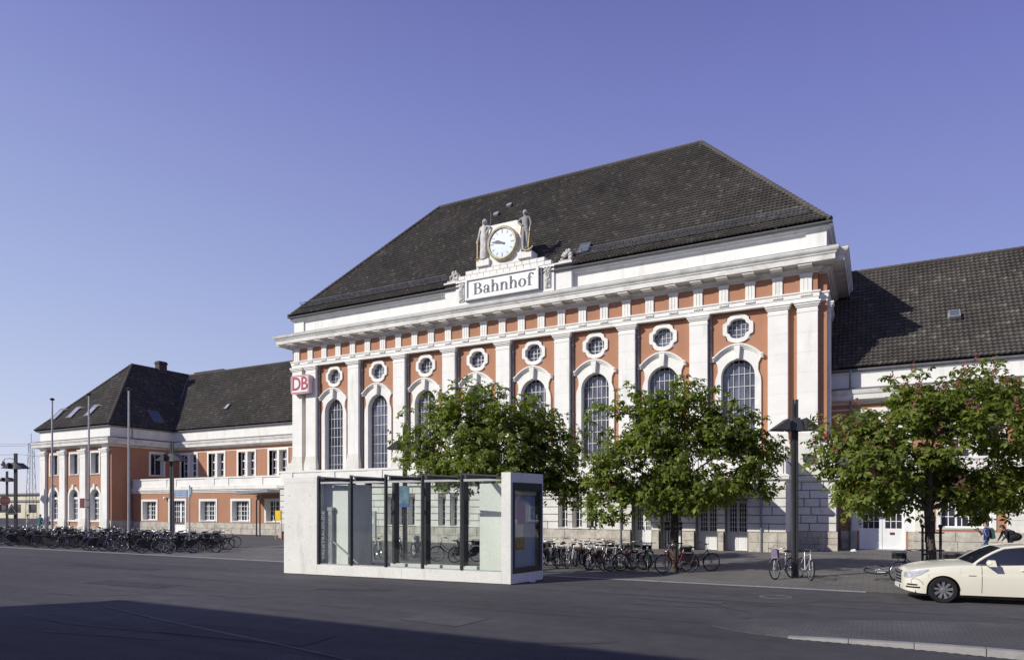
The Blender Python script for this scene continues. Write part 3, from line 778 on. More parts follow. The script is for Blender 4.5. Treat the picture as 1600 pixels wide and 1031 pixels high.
# entrance doors > leaf panes
for (a, b) in DOORS:
    d = MB(); yd = YG + .68
    d.ring(rect_pts(a, b, 0.02, 2.76), rect_pts(a + .07, b - .07, .03, 2.69), yd - .05, yd + .05)
    mid = (a + b) / 2
    D = d.build('door', M['door_white'], hall)
    for x0, x1 in ((a + .075, mid - .006), (mid + .006, b - .075)):
        l = MB()
        l.box(x0, x1, yd - .02, yd + .03, .03, .98); l.box(x0 + .09, x1 - .09, yd - .032, yd, .14, .86)
        l.ring(rect_pts(x0, x1, .98, 2.68), rect_pts(x0 + .07, x1 - .07, 1.06, 2.61), yd - .02, yd + .03)
        for i in (1, 2): q = x0 + .07 + (x1 - x0 - .14) * i / 3; l.box(q - .016, q + .016, yd - .015, yd + .02, 1.06, 2.61)
        for i in range(1, 6): q = 1.06 + 1.55 * i / 6; l.box(x0 + .07, x1 - .07, yd - .012, yd + .02, q - .016, q + .016)
        LF = l.build('door_leaf', M['door_white'], D, local=True)
        p = MB(); p.add([(x0 + .06, yd + .012, 1.0), (x1 - .06, yd + .012, 1.0), (x1 - .06, yd + .012, 2.66), (x0 + .06, yd + .012, 2.66)], [(0, 1, 2, 3)]); p.build('door_glass', M['glass_small'], D, local=True)
    hd = MB(); hd.tube([(mid - .05, yd - .06, 1.0), (mid - .05, yd - .06, 1.25)], .014, 6); hd.build('handle', M['chrome'], D, local=True)
# canopy slab over the doors, posts in the wall
cp = MB(); cp.slab([(-13.6, 35.35), (-5.75, 35.35), (-5.75, YG + .03), (-13.6, YG + .03)], 3.42, 3.6); cp.slab([(-13.5, 35.45), (-5.85, 35.45), (-5.85, YG), (-13.5, YG)], 3.601, 3.66)
cp.build('canopy', M['zinc'], hall)
for x in (-6.02 + .55, -13.3): dp = MB(); dp.tube([(x, YG - .1, 0), (x, YG - .1, 3.75)], .06, 8); dp.build('downpipe', M['zinc'], hall, 60)
lv = MB(); lv.ring(rect_pts(-16.85, -15.55, 3.2, 3.72), rect_pts(-16.78, -15.62, 3.26, 3.66), YG - .03, YG + .02)
for i in range(5): lv.cbox((-16.2, YG - .005, 3.3 + i * .08), 1.14, .05, .012, Matrix.Rotation(.6, 3, 'X'))
lv.build('vent_grille', M['galv'], hall)

# raised centre of the attic with steps, reliefs, clock slab
ct = MB(); Y0 = 41.25
ct.box(-27.55, -17.65, Y0, 42.6, 16.4, 18.42); ct.box(-27.62, -17.58, Y0 - .07, 42.6, 18.42, 18.52)
ct.box(-26.55, -18.85, Y0 - .12, Y0, 16.72, 18.42)
for z, x0, x1 in ((18.525, -26.35, -19.05), (18.81, -25.75, -19.55)):
    n = int((x1 - x0) / .52)
    for i in range(n): ct.box(x0 + (x1 - x0) * i / n + .022, x0 + (x1 - x0) * (i + 1) / n - .022, Y0 - .16 + .05, 42.3, z, z + .255)
    ct.box(x0 + .03, x1 - .03, Y0 - .06, 42.25, z - .01, z + .278)
ct.box(-24.85, -20.35, Y0 - .1, 42.2, 19.095, 19.2)
ct.box(-24.75, -23.75, Y0 - .28, 41.9, 19.2, 19.64); ct.box(-21.5, -20.45, Y0 - .28, 41.9, 19.2, 19.64)
ct.prism([(-23.75, 19.2), (-21.5, 19.2), (-21.35, 19.7), (-21.38, 21.6), (-21.65, 21.95), (-23.75, 21.95), (-24.02, 21.6), (-24.0, 19.7)], Y0 - .05, 41.9)
ct.build('attic_centrepiece', M['trim'], hall)
for x in (-26.05, -19.3):                                       # carved pendants beside the sign
    r = MB(); r.box(x - .22, x + .22, Y0 - .2, Y0 - .1, 16.95, 18.25)
    for k in range(26): r.ball((x + rnd.uniform(-.13, .13), Y0 - .21, 17.05 + k * .044), rnd.uniform(.05, .1), .06, rnd.uniform(.06, .1), 6, 4)
    r.build('carved_relief', M['statue'], hall, 60)
for x in (-25.62, -19.72 - .03):
    d = MB(); d.box(x - .05, x + .05, Y0 - .26, Y0 - .1, 16.9, 18.35); d.build('pendant_bar', M['lead'], hall)
# vase-like carved groups on the ends of the raised attic
for x, lab in ((-26.95, 'weathered carved stone garland group left of the clock on the attic'), (-18.15, 'weathered carved stone garland group right of the clock on the attic')):
    s = MB(); s.box(x - .45, x + .45, 41.3, 42.1, 18.525, 18.68)
    for k in range(40):
        a = rnd.uniform(0, 2 * PI); h = rnd.random(); rr = (.55 - .38 * h) * rnd.uniform(.5, 1)
        s.ball((x + rr * math.cos(a), 41.7 + .6 * rr * math.sin(a), 18.75 + .62 * h), rnd.uniform(.09, .17), rnd.uniform(.08, .15), rnd.uniform(.08, .16), 7, 5)
    o = s.build('carved_group', M['statue'], None, 50); tag(o, lab, 'carving', 'carved groups on the attic')

# station name board with serif lettering, standing in front of the attic
sb = MB(); sx0, sx1, sz0, sz1, ys = -25.45, -20.02, 17.05, 18.3, Y0 - .30
sb.box(sx0, sx1, ys, Y0 - .13, sz0, sz1)
SB = tag(sb.build('name_board', M['sign_white']), 'white board with the dark serif word Bahnhof below the clock', 'sign')
fr = MB(); fr.ring(rect_pts(sx0 - .16, sx1 + .16, sz0 - .13, sz1 + .13), rect_pts(sx0 + .01, sx1 - .01, sz0 + .01, sz1 - .01), ys - .12, ys - .001, ys + .1)
fr.build('frame', M['trim'], SB)
def serif_word(mb, x0, z0, em, sx, y):
    lay = [0]
    def P(poly, ox):
        lay[0] += 1; yy = y - .012 - .0006 * (lay[0] % 9)
        mb.prism([(x0 + (ox + p[0]) * em * sx, z0 + p[1] * em) for p in poly], yy, y)
    def rc(ox, a, b, c, d): P([(a, c), (b, c), (b, d), (a, d)], ox)
    def an(ox, cx, cz, rx, rz, ix, iz, t0=0, t1=360, n=16):
        for i in range(n):
            u, v = math.radians(t0 + (t1 - t0) * i / n), math.radians(t0 + (t1 - t0) * (i + 1) / n)
            P([(cx + ix * math.cos(u), cz + iz * math.sin(u)), (cx + rx * math.cos(u), cz + rz * math.sin(u)), (cx + rx * math.cos(v), cz + rz * math.sin(v)), (cx + ix * math.cos(v), cz + iz * math.sin(v))], ox)
    def sB(o):
        rc(o, .06, .20, 0, .68); rc(o, 0, .28, 0, .032); rc(o, 0, .26, .648, .68); rc(o, .17, .28, .338, .37)
        an(o, .25, .51, .245, .17, .10, .135, -90, 90); an(o, .27, .185, .285, .185, .13, .15, -90, 90)
    def sa(o):
        rc(o, .245, .37, .05, .33); an(o, .19, .325, .18, .155, .055, .115, 0, 165); an(o, .165, .125, .165, .14, .05, .1); rc(o, .30, .42, 0, .04); an(o, .075, .33, .05, .05, 0, 0)
    def sn(o, tall):
        top = .72 if tall else .47
        rc(o, .04, .165, 0, top); rc(o, -.01, .06, top - .03, top); rc(o, -.01, .21, 0, .03); an(o, .255, .30, .185, .18, .06, .13, 0, 180); rc(o, .315, .44, 0, .305); rc(o, .27, .49, 0, .03)
    def so(o): an(o, .22, .23, .235, .25, .095, .205)
    def sf(o):
        rc(o, .07, .195, 0, .56); rc(o, .0, .28, 0, .03); rc(o, .0, .29, .43, .465); an(o, .23, .56, .16, .17, .035, .12, 40, 180); an(o, .335, .63, .055, .055, 0, 0)
    x = 0
    for fn, adv in ((sB, .60), (sa, .46), (lambda o: sn(o, True), .53), (lambda o: sn(o, False), .53), (lambda o: sn(o, True), .53), (so, .49), (sf, .4)):
        fn(x); x += adv
lt = MB(); serif_word(lt, -24.98, 17.26, 1.2, 1.12, ys - .001); lt.build('lettering', M['letter_grey'], SB)

# clock
cl = thing('clock', 'round white clock with gilded rim and bar markers on its stone slab', 'clock', (-22.68, 41.0, 20.5))
fc = MB(); fc.lathe([(0, -.03), (.98, -.03), (1.0, 0), (1.0, .2)], (0, 0, 0), 40, 'y'); fc.build('face', mat('pale_clock_face', (.40, .47, .55), .35, .05, 2), cl, 40, local=True)
rm = MB(); rm.lathe([(.97, .0), (.97, -.07), (1.02, -.12), (1.1, -.12), (1.17, -.06), (1.18, .2)], (0, 0, 0), 48, 'y')
for k in range(60):
    t = 2 * PI * k / 60; rm.ball((1.09 * math.cos(t), -.125, 1.09 * math.sin(t)), .042, .035, .042, 6, 4)
rm.build('rim', mat('aged_gilt_rim', (.50, .44, .30), .55, .25, 6, metal=.1), cl, 40, local=True)
mk = MB()
for k in range(12):
    t = 2 * PI * k / 12; big = k % 3 == 0
    mk.cbox((.80 * math.sin(t), -.037, .80 * math.cos(t)), .085 if big else .065, .012, .26 if big else .2, Matrix.Rotation(t, 3, 'Y'))
mk.build('hour_marks', mat('grey_blue_clock_marks', (.30, .34, .42), .6), cl, local=True)
for nm, ang, ln, wd, y_ in (('hour_hand', 293.5, .60, .10, -.055), ('minute_hand', 282, .88, .07, -.075)):
    hnd = MB(); t = math.radians(ang); d = Vector((math.sin(t), 0, math.cos(t))); s_ = Vector((math.cos(t), 0, -math.sin(t)))
    q = [d * -.22 - s_ * wd * .6, d * -.22 + s_ * wd * .6, d * (ln * .6) + s_ * wd * .9, d * ln, d * (ln * .6) - s_ * wd * .9]
    hnd.add([v + Vector((0, y_, 0)) for v in q] + [v + Vector((0, y_ + .012, 0)) for v in q], [(0, 1, 2, 3, 4), (9, 8, 7, 6, 5)] + [(i, (i + 1) % 5, (i + 1) % 5 + 5, i + 5) for i in range(5)])
    hnd.build(nm, M['letter_grey'], cl, local=True)

# company sign on the left pilasters: white box, red border, red letters
ds = MB(); xa, xb, za, zb, yd = -42.3, -40.3, 11.6, 13.1, 40.72
def rr(x0, x1, z0, z1, r, n=5):
    p = []
    for cx, cz, t0 in ((x1 - r, z0 + r, -90), (x1 - r, z1 - r, 0), (x0 + r, z1 - r, 90), (x0 + r, z0 + r, 180)):
        for i in range(n + 1): t = math.radians(t0 + 90 * i / n); p.append((cx + r * math.cos(t), cz + r * math.sin(t)))
    return p
ds.prism(rr(xa, xb, za, zb, .18), yd, YP - .06)
DS = tag(ds.build('company_sign', mat('pinkish_white_enamel', (.62, .50, .50), .4)), 'white square sign with red border and red letters DB on the left corner pilasters', 'sign')
wf = MB(); wf.prism(rr(xa + .02, xb - .02, za + .02, zb - .02, .17), yd - .012, yd); wf.build('sign_face', M['sign_white'], DS)
bd = MB(); bd.ring(rr(xa + .05, xb - .05, za + .05, zb - .05, .16), rr(xa + .12, xb - .12, za + .12, zb - .12, .1), yd - .02, yd - .011); bd.build('border', M['red'], DS)
tx = text_mb('DB', 1.5, .012, lambda x, y, z: ((xa + xb) / 2 + x * .92, yd - .026 - z, (za + zb) / 2 + y), bold=.022, space=.95); tx.build('lettering', M['red'], DS)
br = MB(); br.box(-41.75, -40.75, YP - .07, YP + .3, 12.1, 12.2); br.box(-41.75, -40.75, YP - .07, YP + .3, 12.6, 12.7); br.build('bracket', M['dark_metal'], DS)
# wall lamp on the right corner
wl = MB(); wl.box(-3.62, -3.3, 40.8, 41.2, 4.92, 5.28); wl.box(-3.7, -3.22, 40.7, 41.2, 5.28, 5.34); tag(wl.build('wall_lamp', M['dark_metal']), 'small dark box lamp on the stone corner right of the entrance', 'wall lamp')
gl_ = MB(); gl_.prism([(-3.6, 4.9), (-3.32, 4.9), (-3.36, 4.97), (-3.56, 4.97)], 40.79, 40.83); gl_.build('lens', M['glass_small'], bpy.data.objects['wall_lamp'])
# ------------------------------------------------------------------ side wings
SLOPE = 7.4 / 6.5
def eave_set(parent, path, zt=10.3, soffit=.55):
    c = MB()
    c.sweep(path, [(-.3, 8.3), (.02, 8.3), (.04, 8.42), (.12, 8.46), (soffit, 8.52), (soffit, 8.78), (soffit + .06, 8.84), (soffit + .1, 8.98), (soffit + .1, 9.06), (.1, 9.2), (-.3, 9.2)])
    c.build('cornice', M['cornice'], parent)
    g = MB(); g.sweep(path, [(soffit + .12, 9.065), (soffit + .12, 9.09), (.09, 9.25), (-.2, 9.26), (-.2, 9.21)]); g.build('cornice_flashing', M['lead'], parent)
    a = MB(); a.sweep(path, [(-.3, 9.2), (.02, 9.2), (.02, 10.02), (.06, 10.05), (.08, 10.16), (-.3, 10.16)]); a.build('attic_band', M['white'], parent)
    t = MB(); t.sweep(path, [(-.3, 10.165), (.2, 10.17), (.26, 10.2), (.28, 10.3), (.25, 10.3), (.22, 10.22), (-.3, 10.23)]); t.build('gutter', M['lead'], parent)

# --- left corner pavilion
PXE, PYF, PYB, PXW = -65.1, 39.85, 64.0, -77.15
pav = thing('corner_pavilion', 'two storey salmon corner pavilion with white pilasters and hipped roof at far left', 'building', (-71.1, 39.6, 0))
w = MB(); AX = [-74.83, -71.28, -67.7]
holes = [(x - .84, x + .84, 5.6, 7.85) for x in AX] + [(x - .8, x + .8, 1.1, 4.15) for x in AX]
w.wall(PXW, PXE, 0, 8.4, PYF, holes, .4)
w.build('wall', M['salmon'], pav)
w = MB(face_east); w.wall(PYF, PYB, 0, 8.4, -PXE, [(43.75, 45.35, 5.6, 7.95)], .4); 
E_ = w.build('side_wall', M['salmon'], pav)
w = MB(); w.box(PXW, PXE - .5, PYB - .1, PYB, 0, 8.4); w.box(PXW, PXW + .1, PYF + .05, PYB - .2, 0, 8.4); w.build('rear_wall', M['salmon'], pav)
for x in (-76.6, -73.05, -69.5, -65.93): pilaster(x, .95, .0, 1.3, 7.3, 8.08, 39.6, PYF + .02, parent=pav)
fz = MB(); fz.sweep([(PXW, PYB), (PXW, PYF), (PXE, PYF), (PXE, PYB)], [(-.1, 8.08), (.03, 8.08), (.03, 8.3), (-.1, 8.3)]); fz.build('frieze', M['salmon'], pav)
for x in (-76.6, -73.05, -69.5, -65.93):
    b = MB(); b.box(x - .44, x + .44, 39.66, PYF, 8.082, 8.34); b.build('pilaster_block', M['white'], pav)
pt = MB(); pt.blocks(PXW + .1, PXE + .06, PYF - .09, PYF + .2, 0, 1.12, 2, .9, .02, [(x - .85, x + .85, 1.05, 5) for x in AX], .015); pt.build('plinth', M['stone_rough'], pav)
pt = MB(face_east); pt.blocks(PYF + .22, 46.4, -PXE - .07, -PXE + .2, 0, 1.12, 2, .9, .02, rough=.015); pt.build('plinth', M['stone_rough'], pav)
eave_set(pav, [(PXW, PYB), (PXW, 39.7), (PXE, 39.7), (PXE, PYB)])
for x in AX:
    window(pav, x - .68, x + .68, 5.68, 7.75, PYF, 2, 1, casing=.17, proud=.07, depth=.36, bar=.05)
    a = MB(); n = 14; a.ring(arch_pts(x, 1.0, .95, 3.45, 1.06, n), arch_pts(x, .78, 1.12, 3.4, .8, n), PYF - .09, PYF + .42, PYF + .03)
    W = a.build('arched_window', M['trim'], pav)
    k = MB(); k.prism([(x - .1, 4.15), (x + .1, 4.15), (x + .16, 4.68), (x - .16, 4.68)], PYF - .2, PYF); k.build('keystone', M['trim'], W, local=True)
    p = MB(); p.prism(arch_pts(x, .8, 1.1, 3.4, .82, n), PYF + .4, PYF + .43); p.build('pane', M['glass_small'], W, local=True)
    f = MB(); yf = PYF + .34
    for d in (-.75, -.3, .3, .75, 0): f.box(x + d - (.05 if d in (-.75, .75, 0) else .025), x + d + (.05 if d in (-.75, .75, 0) else .025), yf, yf + .055, 1.12, 3.3 if d == 0 else (3.4 if abs(d) > .5 else 3.2))
    for z in (1.17, 1.75, 2.3, 2.85): f.box(x - .76, x + .76, yf + .006, yf + .05, z - .03, z + .03)
    f.box(x - .78, x + .78, yf - .05, yf + .05, 3.2, 3.42)
    for t in (45, 90, 135): t = math.radians(t); f.tube([(x, yf + .03, 3.42), (x + .76 * math.cos(t), yf + .03, 3.42 + .76 * math.sin(t))], .022, 4)
    f.build('frame', M['frame_white'], W, local=True)
window(pav, 43.85, 45.25, 5.65, 7.85, -PXE, 2, 1, casing=.2, proud=.06, depth=.36, T=face_east)
r = MB(); PR = 18 - .3; PE = [(PXW - .35, 39.3, 10.3), (PXE + .35, 39.3, 10.3)]; PAP = (-71.12, 45.75, 17.75); PB = (-71.12, 62, 17.75)
roof_plane(r, PE[0], PE[1], PAP, PAP, flare=.12)
roof_plane(r, PE[1], (PXE + .35, 62, 10.3), PB, PAP, flare=.12)
r.add([(PXW - .35, 62, 10.3), PE[0], PAP, PB], [(0, 1, 2, 3)]); r.add([(PXE + .35, 62, 10.3), (PXW - .35, 62, 10.3), PB], [(0, 1, 2)])
PROOF = r.build('roof', M['tiles'], pav)
rc = MB()
for p, q in ((PE[0], PAP), (PE[1], PAP), (PAP, PB)): ridge_caps(rc, Vector(p) + up, Vector(q) + up, .13)
rc.build('ridge_tiles', M['tiles'], PROOF, 50, local=True)
def on_pfront(x, y, h=0): return Vector((x, y - h * .75, 10.3 + (y - 39.3) * 7.45 / 6.45 + h * .66))
for x in (-75.75, -72.9, -69.8): roof_light('roof_window', x, 40.25, .95, 1.55, M['lead'], mat('pale_roof_window_glass', (.34, .37, .42), .12, .1, 2), PROOF, on_pfront)
def on_peast(y, x_, h=0): d = x_; return Vector((PXE + .35 - d + h * .75, y, 10.3 + d * 7.45 / 6.37 + h * .66))
roof_light('roof_window', 44.9, .6, 1.2, 1.6, M['lead'], M['glass_roof'], PROOF, on_peast, .7)
for a_, b_ in ((-75.6, -74.4), (-72.3, -71.5), (-70.0, -68.4)): bar = MB(); bar.tube([(a_, 40.9, 12.55), (b_, 40.9, 12.6)], .03, 5); bar.build('blind_box', M['galv'], PROOF, local=True)
ch = MB(); ch.box(-71.5, -70.75, 48.7, 49.65, 16.6, 18.75); ch.box(-71.57, -70.68, 48.63, 49.72, 18.45, 18.6); ch.build('chimney', M['brick_dark'], PROOF, local=True)
d = MB(); d.tube([(PXE + .12, 41.6, 0), (PXE + .12, 41.6, 8.4), (PXE + .5, 41.6, 8.9), (PXE + .5, 41.6, 10.2)], .065, 8); d.build('downpipe', M['zinc'], pav, 60)

# --- a two storey link wing; T places its local plan (front towards -y)
def wing(root, x0, x1, yu, yl, pairs, lows, doors, terrace, zr=17.7, rx0=None):
    w = MB(); hu = [(a, b, 5.0, 7.85) for a, b in pairs]
    w.wall(x0, x1, 3.9 if terrace else 0, 8.4, yu, hu + ([] if terrace else [(a, b, 1.2, 3.05) for a, b in lows] + [(a, b, 0, 3.05) for a, b in doors]), .4)
    w.build('wall', M['salmon'], root)
    st = MB(); st.box(x0, x1, yu - .035, yu, 7.98, 8.04); st.build('string_line', M['trim'], root)
    for a, b in pairs:
        m = (a + b) / 2
        c = MB(); c.ring(rect_pts(a - .2, b + .2, 4.6, 8.0), rect_pts(a, b, 4.9, 7.8), yu - .07, yu + .38, yu + .03); c.box(m - .14, m + .14, yu - .05, yu + .38, 4.9, 7.8)
        W = c.build('window', M['trim'], root)
        for u, v in ((a, m - .14), (m + .14, b)):
            f = MB(); f.ring(rect_pts(u, v, 4.9, 7.8), rect_pts(u + .09, v - .09, 5.0, 7.7), yu + .3, yu + .37)
            q = (u + v) / 2; f.box(q - .03, q + .03, yu + .32, yu + .365, 5, 7.7)
            for z in (5.55, 6.15, 6.95): f.box(u + .09, v - .09, yu + .31, yu + .366, z - (.06 if z > 6.9 else .03), z + (.06 if z > 6.9 else .03))
            f.build('frame', M['frame_white'], W, local=True)
            p = MB(); p.add([(u, yu + .372, 4.9), (v, yu + .372, 4.9), (v, yu + .372, 7.8), (u, yu + .372, 7.8)], [(0, 1, 2, 3)]); p.build('pane', M['glass_small'], W, local=True)
    eave_set(root, [(x0, yu - .02), (x1, yu - .02)])
    r = MB(); e0, e1 = (x0, yu - .4, 10.3), (x1, yu - .4, 10.3); r0, r1 = (x0 if rx0 is None else rx0, yu + 6.15, zr), (x1, yu + 6.15, zr)
    roof_plane(r, e0, e1, r1, r0, flare=.12); r.add([(x1, yu + 12.7, 10.3), (x0, yu + 12.7, 10.3), r0, r1], [(0, 1, 2, 3)])
    RF = r.build('roof', M['tiles'], root)
    rc = MB(); ridge_caps(rc, Vector(r0) + up, Vector(r1) + up, .13); rc.build('ridge_tiles', M['tiles'], RF, 50, local=True)
    return RF
def on_wing(yu): return lambda x, y, h=0: Vector((x, y - h * .75, 10.3 + (y - yu + .4) * 7.4 / 6.55 + h * .66))

lnk = thing('link_wing', 'two storey salmon wing with terrace balustrade between the hall and the left pavilion', 'building', (-54, 44, 0))
YU, YL = 46.5, 41.9; LX0, LX1 = -65.08, -42.97
PAIRS = [(-63.95, -61.5), (-59.68, -57.36), (-55.34, -53.03), (-51.09, -48.75), (-46.8, -44.5)]
LRF = wing(lnk, LX0, LX1, YU, YL, PAIRS, [], [], True, rx0=-71.1)
lw = MB(); LOW = [(-63.45, -61.15), (-54.98, -52.7), (-50.75, -48.4), (-46.5, -44.1)]; LD = [(-59.3, -57.0)]
lw.wall(LX0, LX1 - .4, 1.0, 3.85, YL, [(a, b, 1.12, 3.05) for a, b in LOW] + [(a, b, 0, 3.05) for a, b in LD], .45); lw.build('terrace_wall', M['salmon'], lnk)
for u_, v_ in ((LX0, LD[0][0] - .12), (LD[0][1] + .12, LX1 - .4)): lp = MB(); lp.blocks(u_, v_, YL - .08, YL + .3, 0, 1.0, 2, 1.15, .02, rough=.02); lp.build('plinth', M['stone_rough'], lnk)
le = MB(); le.box(LX0, LX1 - .4, YL - .12, YU, 3.85, 4.0); le.box(LX0, LX1 - .4, YL - .2, YL + .4, 4.0, 4.1); le.box(LX0, LX1 - .4, YL - .1, YL + .35, 4.1, 4.32); le.box(LX0, LX1 - .4, YL - .05, YL + .3, 3.72, 3.85); le.build('ledge', M['stone'], lnk)
ba = MB(); ba.box(LX0, LX1 - .4, YL + .02, YL + .22, 4.32, 5.0); ba.box(LX0, LX1 - .4, YL - .06, YL + .3, 5.0, 5.13)
for x in (-60.3, -58.9, -53.6, -51.7, -47.4): ba.box(x - .55, x + .55, YL - .03, YL + .27, 4.325, 5.0)
ba.build('balustrade', M['trim'], lnk)
for a, b in LOW: window(lnk, a + .1, b - .1, 1.18, 2.95, YL, 6, 4, casing=.2, proud=.06, depth=.42, mull=((a * 2 + b) / 3, (a + 2 * b) / 3), bar=.04)
for a, b in LD:
    d = MB(); d.ring(rect_pts(a - .15, b + .15, 0, 3.2), rect_pts(a + .05, b - .05, .01, 3.0), YL - .06, YL + .4, YL + .03); D = d.build('door', M['trim'], lnk)
    f = MB(); yd = YL + .34; m = (a + b) / 2
    f.box(a + .05, b - .05, yd, yd + .05, .02, .95)
    for q, t in ((a + .12, .07), (b - .12, .07), (m, .13)): f.box(q - t, q + t, yd, yd + .05, .95, 3.0)
    for k in (1, 2):
        f.box(a + .2 + (m - a - .33) * k / 3 - .02, a + .2 + (m - a - .33) * k / 3 + .02, yd + .01, yd + .045, .95, 3.0); f.box(m + .13 + (m - a - .33) * k / 3 - .02, m + .13 + (m - a - .33) * k / 3 + .02, yd + .01, yd + .045, .95, 3.0)
    for z in (.97, 1.48, 1.99, 2.5, 2.97): f.box(a + .05, b - .05, yd + .006, yd + .047, z - .025, z + .025)
    f.build('door_leaf', M['door_white'], D, local=True)
    p = MB(); p.add([(a, yd + .048, .9), (b, yd + .048, .9), (b, yd + .048, 3.05), (a, yd + .048, 3.05)], [(0, 1, 2, 3)]); p.build('door_glass', M['glass_small'], D, local=True)
roof_light('roof_vent', -58.9, 47.9, .5, .7, M['lead'], M['galv'], LRF, on_wing(YU))
for a_, b_ in ((-70.0, -67.6), (-67.4, -65.2)): ch = MB(); ch.box(a_, b_, 52.6, 53.2, 16.2, 18.02); ch.box(a_ - .04, b_ + .04, 52.56, 53.24, 17.9, 17.97); ch.build('chimney', M['brick_dark'], LRF, local=True)
vf = MB(); vf.tube([(PXE + .1, YU - .42, 10.42), (-71.0, YU + 6.12, 17.82)], .07, 5); vf.build('valley_flashing', M['zinc'], LRF, local=True)
cp = MB(); cp.prism([(-47.9, 3.55), (-47.5, 3.48), (-43.4, 3.62), (-43.4, 3.85), (-46.6, 3.76)], 39.3, YL - .21); cp.build('canopy', M['zinc'], lnk)
for x in (-45.0, -44.6):
    d = MB(); d.tube([(x, 39.6, 0), (x, 39.6, 2.9), (x + .2, 39.6, 3.3), (x + .2, 39.6, 3.5)], .06, 7); d.build('canopy_post', M['dark_metal'], lnk, 60)
bl = MB(); bl.ball((-59.75, YL - .2, 3.25), .16, .16, .16); tag(bl.build('globe_lamp', M['sign_white'], None, 60), 'small white globe lamp on the link wing wall beside the glazed door', 'wall lamp')
bp_ = MB(); bp_.box(-59.79, -59.71, YL - .1, YL, 3.2, 3.3); bp_.build('bracket', M['dark_metal'], bpy.data.objects['globe_lamp'])

# --- right wing
rw = thing('right_wing', 'two storey salmon wing with dark tiled roof right of the hall, behind the flowering tree', 'building', (8, 44, 0))
RY = 43.95; RX0, RX1 = -2.47, 24.0
RP = [(-.9 + 4.3 * i, 1.5 + 4.3 * i) for i in range(6)]
RDOOR = (-.92, 1.42); RWIN = [(3.0, 5.4), (10.2, 12.8), (15.6, 18.2)]
RRF = wing(rw, RX0, RX1, RY, RY, RP, [(a, b) for a, b in RWIN], [RDOOR], False)
rb = MB(); rb.box(RX0, RX1, RY - .16, RY - .001, 3.85, 4.0); rb.box(RX0, RX1, RY - .24, RY - .001, 4.0, 4.1); rb.box(RX0, RX1, RY - .1, RY - .001, 4.1, 5.0); rb.box(RX0, RX1, RY - .16, RY - .001, 5.0, 5.13); rb.build('ledge', M['trim'], rw)
rp = MB(); NP = [(a - .0, b + .0, -1, 1.0) for a, b in [(RDOOR[0] - .1, RDOOR[1] + .1)]]
rp.blocks(RX0 + .6, NP[0][0], RY - .1, RY + .3, 0, 1.06, 2, 1.3, .02, rough=.015); rp.build('plinth', M['stone_rough'], rw); rp = MB(); rp.blocks(NP[0][1], RX1, RY - .1, RY + .3, 0, 1.06, 2, 1.3, .02, rough=.015); rp.build('plinth', M['stone_rough'], rw)
for x0, x1 in ((1.82, 2.5), (5.98, 7.6), (14.0, 15.0)):
    q = MB(); q.blocks(x0, x1, RY - .22, RY + .1, 1.07, 3.6, 4, 3, .03); q.box(x0 + .03, x1 - .03, RY - .19, RY, .02, 3.75); q.box(x0 - .05, x1 + .05, RY - .26, RY, 3.6, 3.72); q.build('pier', M['stone'], rw)
    q = MB(); q.blocks(x0 - .05, x1 + .05, RY - .3, RY - .09, 0, 1.06, 2, 3, .02); q.build('pier_plinth', M['stone_rough'], rw)
for a, b in RWIN:
    window(rw, a + .05, b - .05, 1.3, 3.0, RY, 7, 3, casing=.2, proud=.06, depth=.3, mull=(a + .78, b - .78), bar=.04)
a, b = RDOOR; m = (a + b) / 2
d = MB(); d.ring(rect_pts(a, b, .0, 3.05), rect_pts(a + .06, b - .06, .01, 2.99), RY - .03, RY + .38, RY + .02); d.box(a - .42, a - .001, RY - .05, RY + .01, 1.05, 3.05); d.box(b + .001, b + .45, RY - .05, RY + .01, 1.05, 3.05)
D = d.build('door', M['door_white'], rw)
for u, v in ((a + .065, m - .01), (m + .01, b - .065)):
    l = MB(); yd = RY + .16; l.box(u, v, yd, yd + .05, .03, 1.12); l.ring(rect_pts(u, v, 1.12, 2.95), rect_pts(u + .14, v - .14, 1.2, 2.82), yd, yd + .05)
    for k in (1, 2): q = u + .14 + (v - u - .28) * k / 3; l.box(q - .018, q + .018, yd + .006, yd + .04, 1.2, 2.82)
    for k in (1, 2, 3): q = 1.2 + 1.62 * k / 4; l.box(u + .14, v - .14, yd + .008, yd + .04, q - .018, q + .018)
    l.build('door_leaf', M['door_white'], D, local=True)
    p = MB(); p.add([(u + .1, yd + .035, 1.15), (v - .1, yd + .035, 1.15), (v - .1, yd + .035, 2.9), (u + .1, yd + .035, 2.9)], [(0, 1, 2, 3)]); p.build('door_glass', M['glass_small'], D, local=True)
nt_ = MB(); nt_.box(m + .38, m + .62, RY + .145, RY + .16, .84, .98); nt_.build('door_plate', M['dull_red'], D, local=True)
for x in (m - .22, m + .13):
    q = MB(); q.box(x, x + .1, RY + .175, RY + .182, 1.75, 2.05); q.build('door_notice', M['sign_white'], D, local=True)
sg = MB(); sg.box(-1.15, 1.75, RY - .28, RY - .14, 3.22, 3.72); SG = tag(sg.build('shop_sign', M['salmon']), 'shop fascia with yellow letters over the white double door, half hidden by leaves', 'sign')
tx = text_mb('BACKSHOP', .50, .03, lambda x, y, z: (.3 + x, RY - .29 - z, 3.47 + y), bold=.01); tx.build('lettering', M['yellow'], SG)
d = MB(); d.tube([(-1.35, RY - .15, 0), (-1.35, RY - .15, 8.4), (-1.35, RY - .5, 8.9), (-1.35, RY - .5, 10.2)], .065, 8)
d.build('downpipe', M['zinc'], rw, 60)
v_ = MB(); FW = on_wing(RY); v_.cbox(FW(3.85, 46.05, .14), .62, .5, .16, Matrix.Rotation(.85, 3, 'X')); v_.build('roof_vent', M['galv'], RRF, local=True)
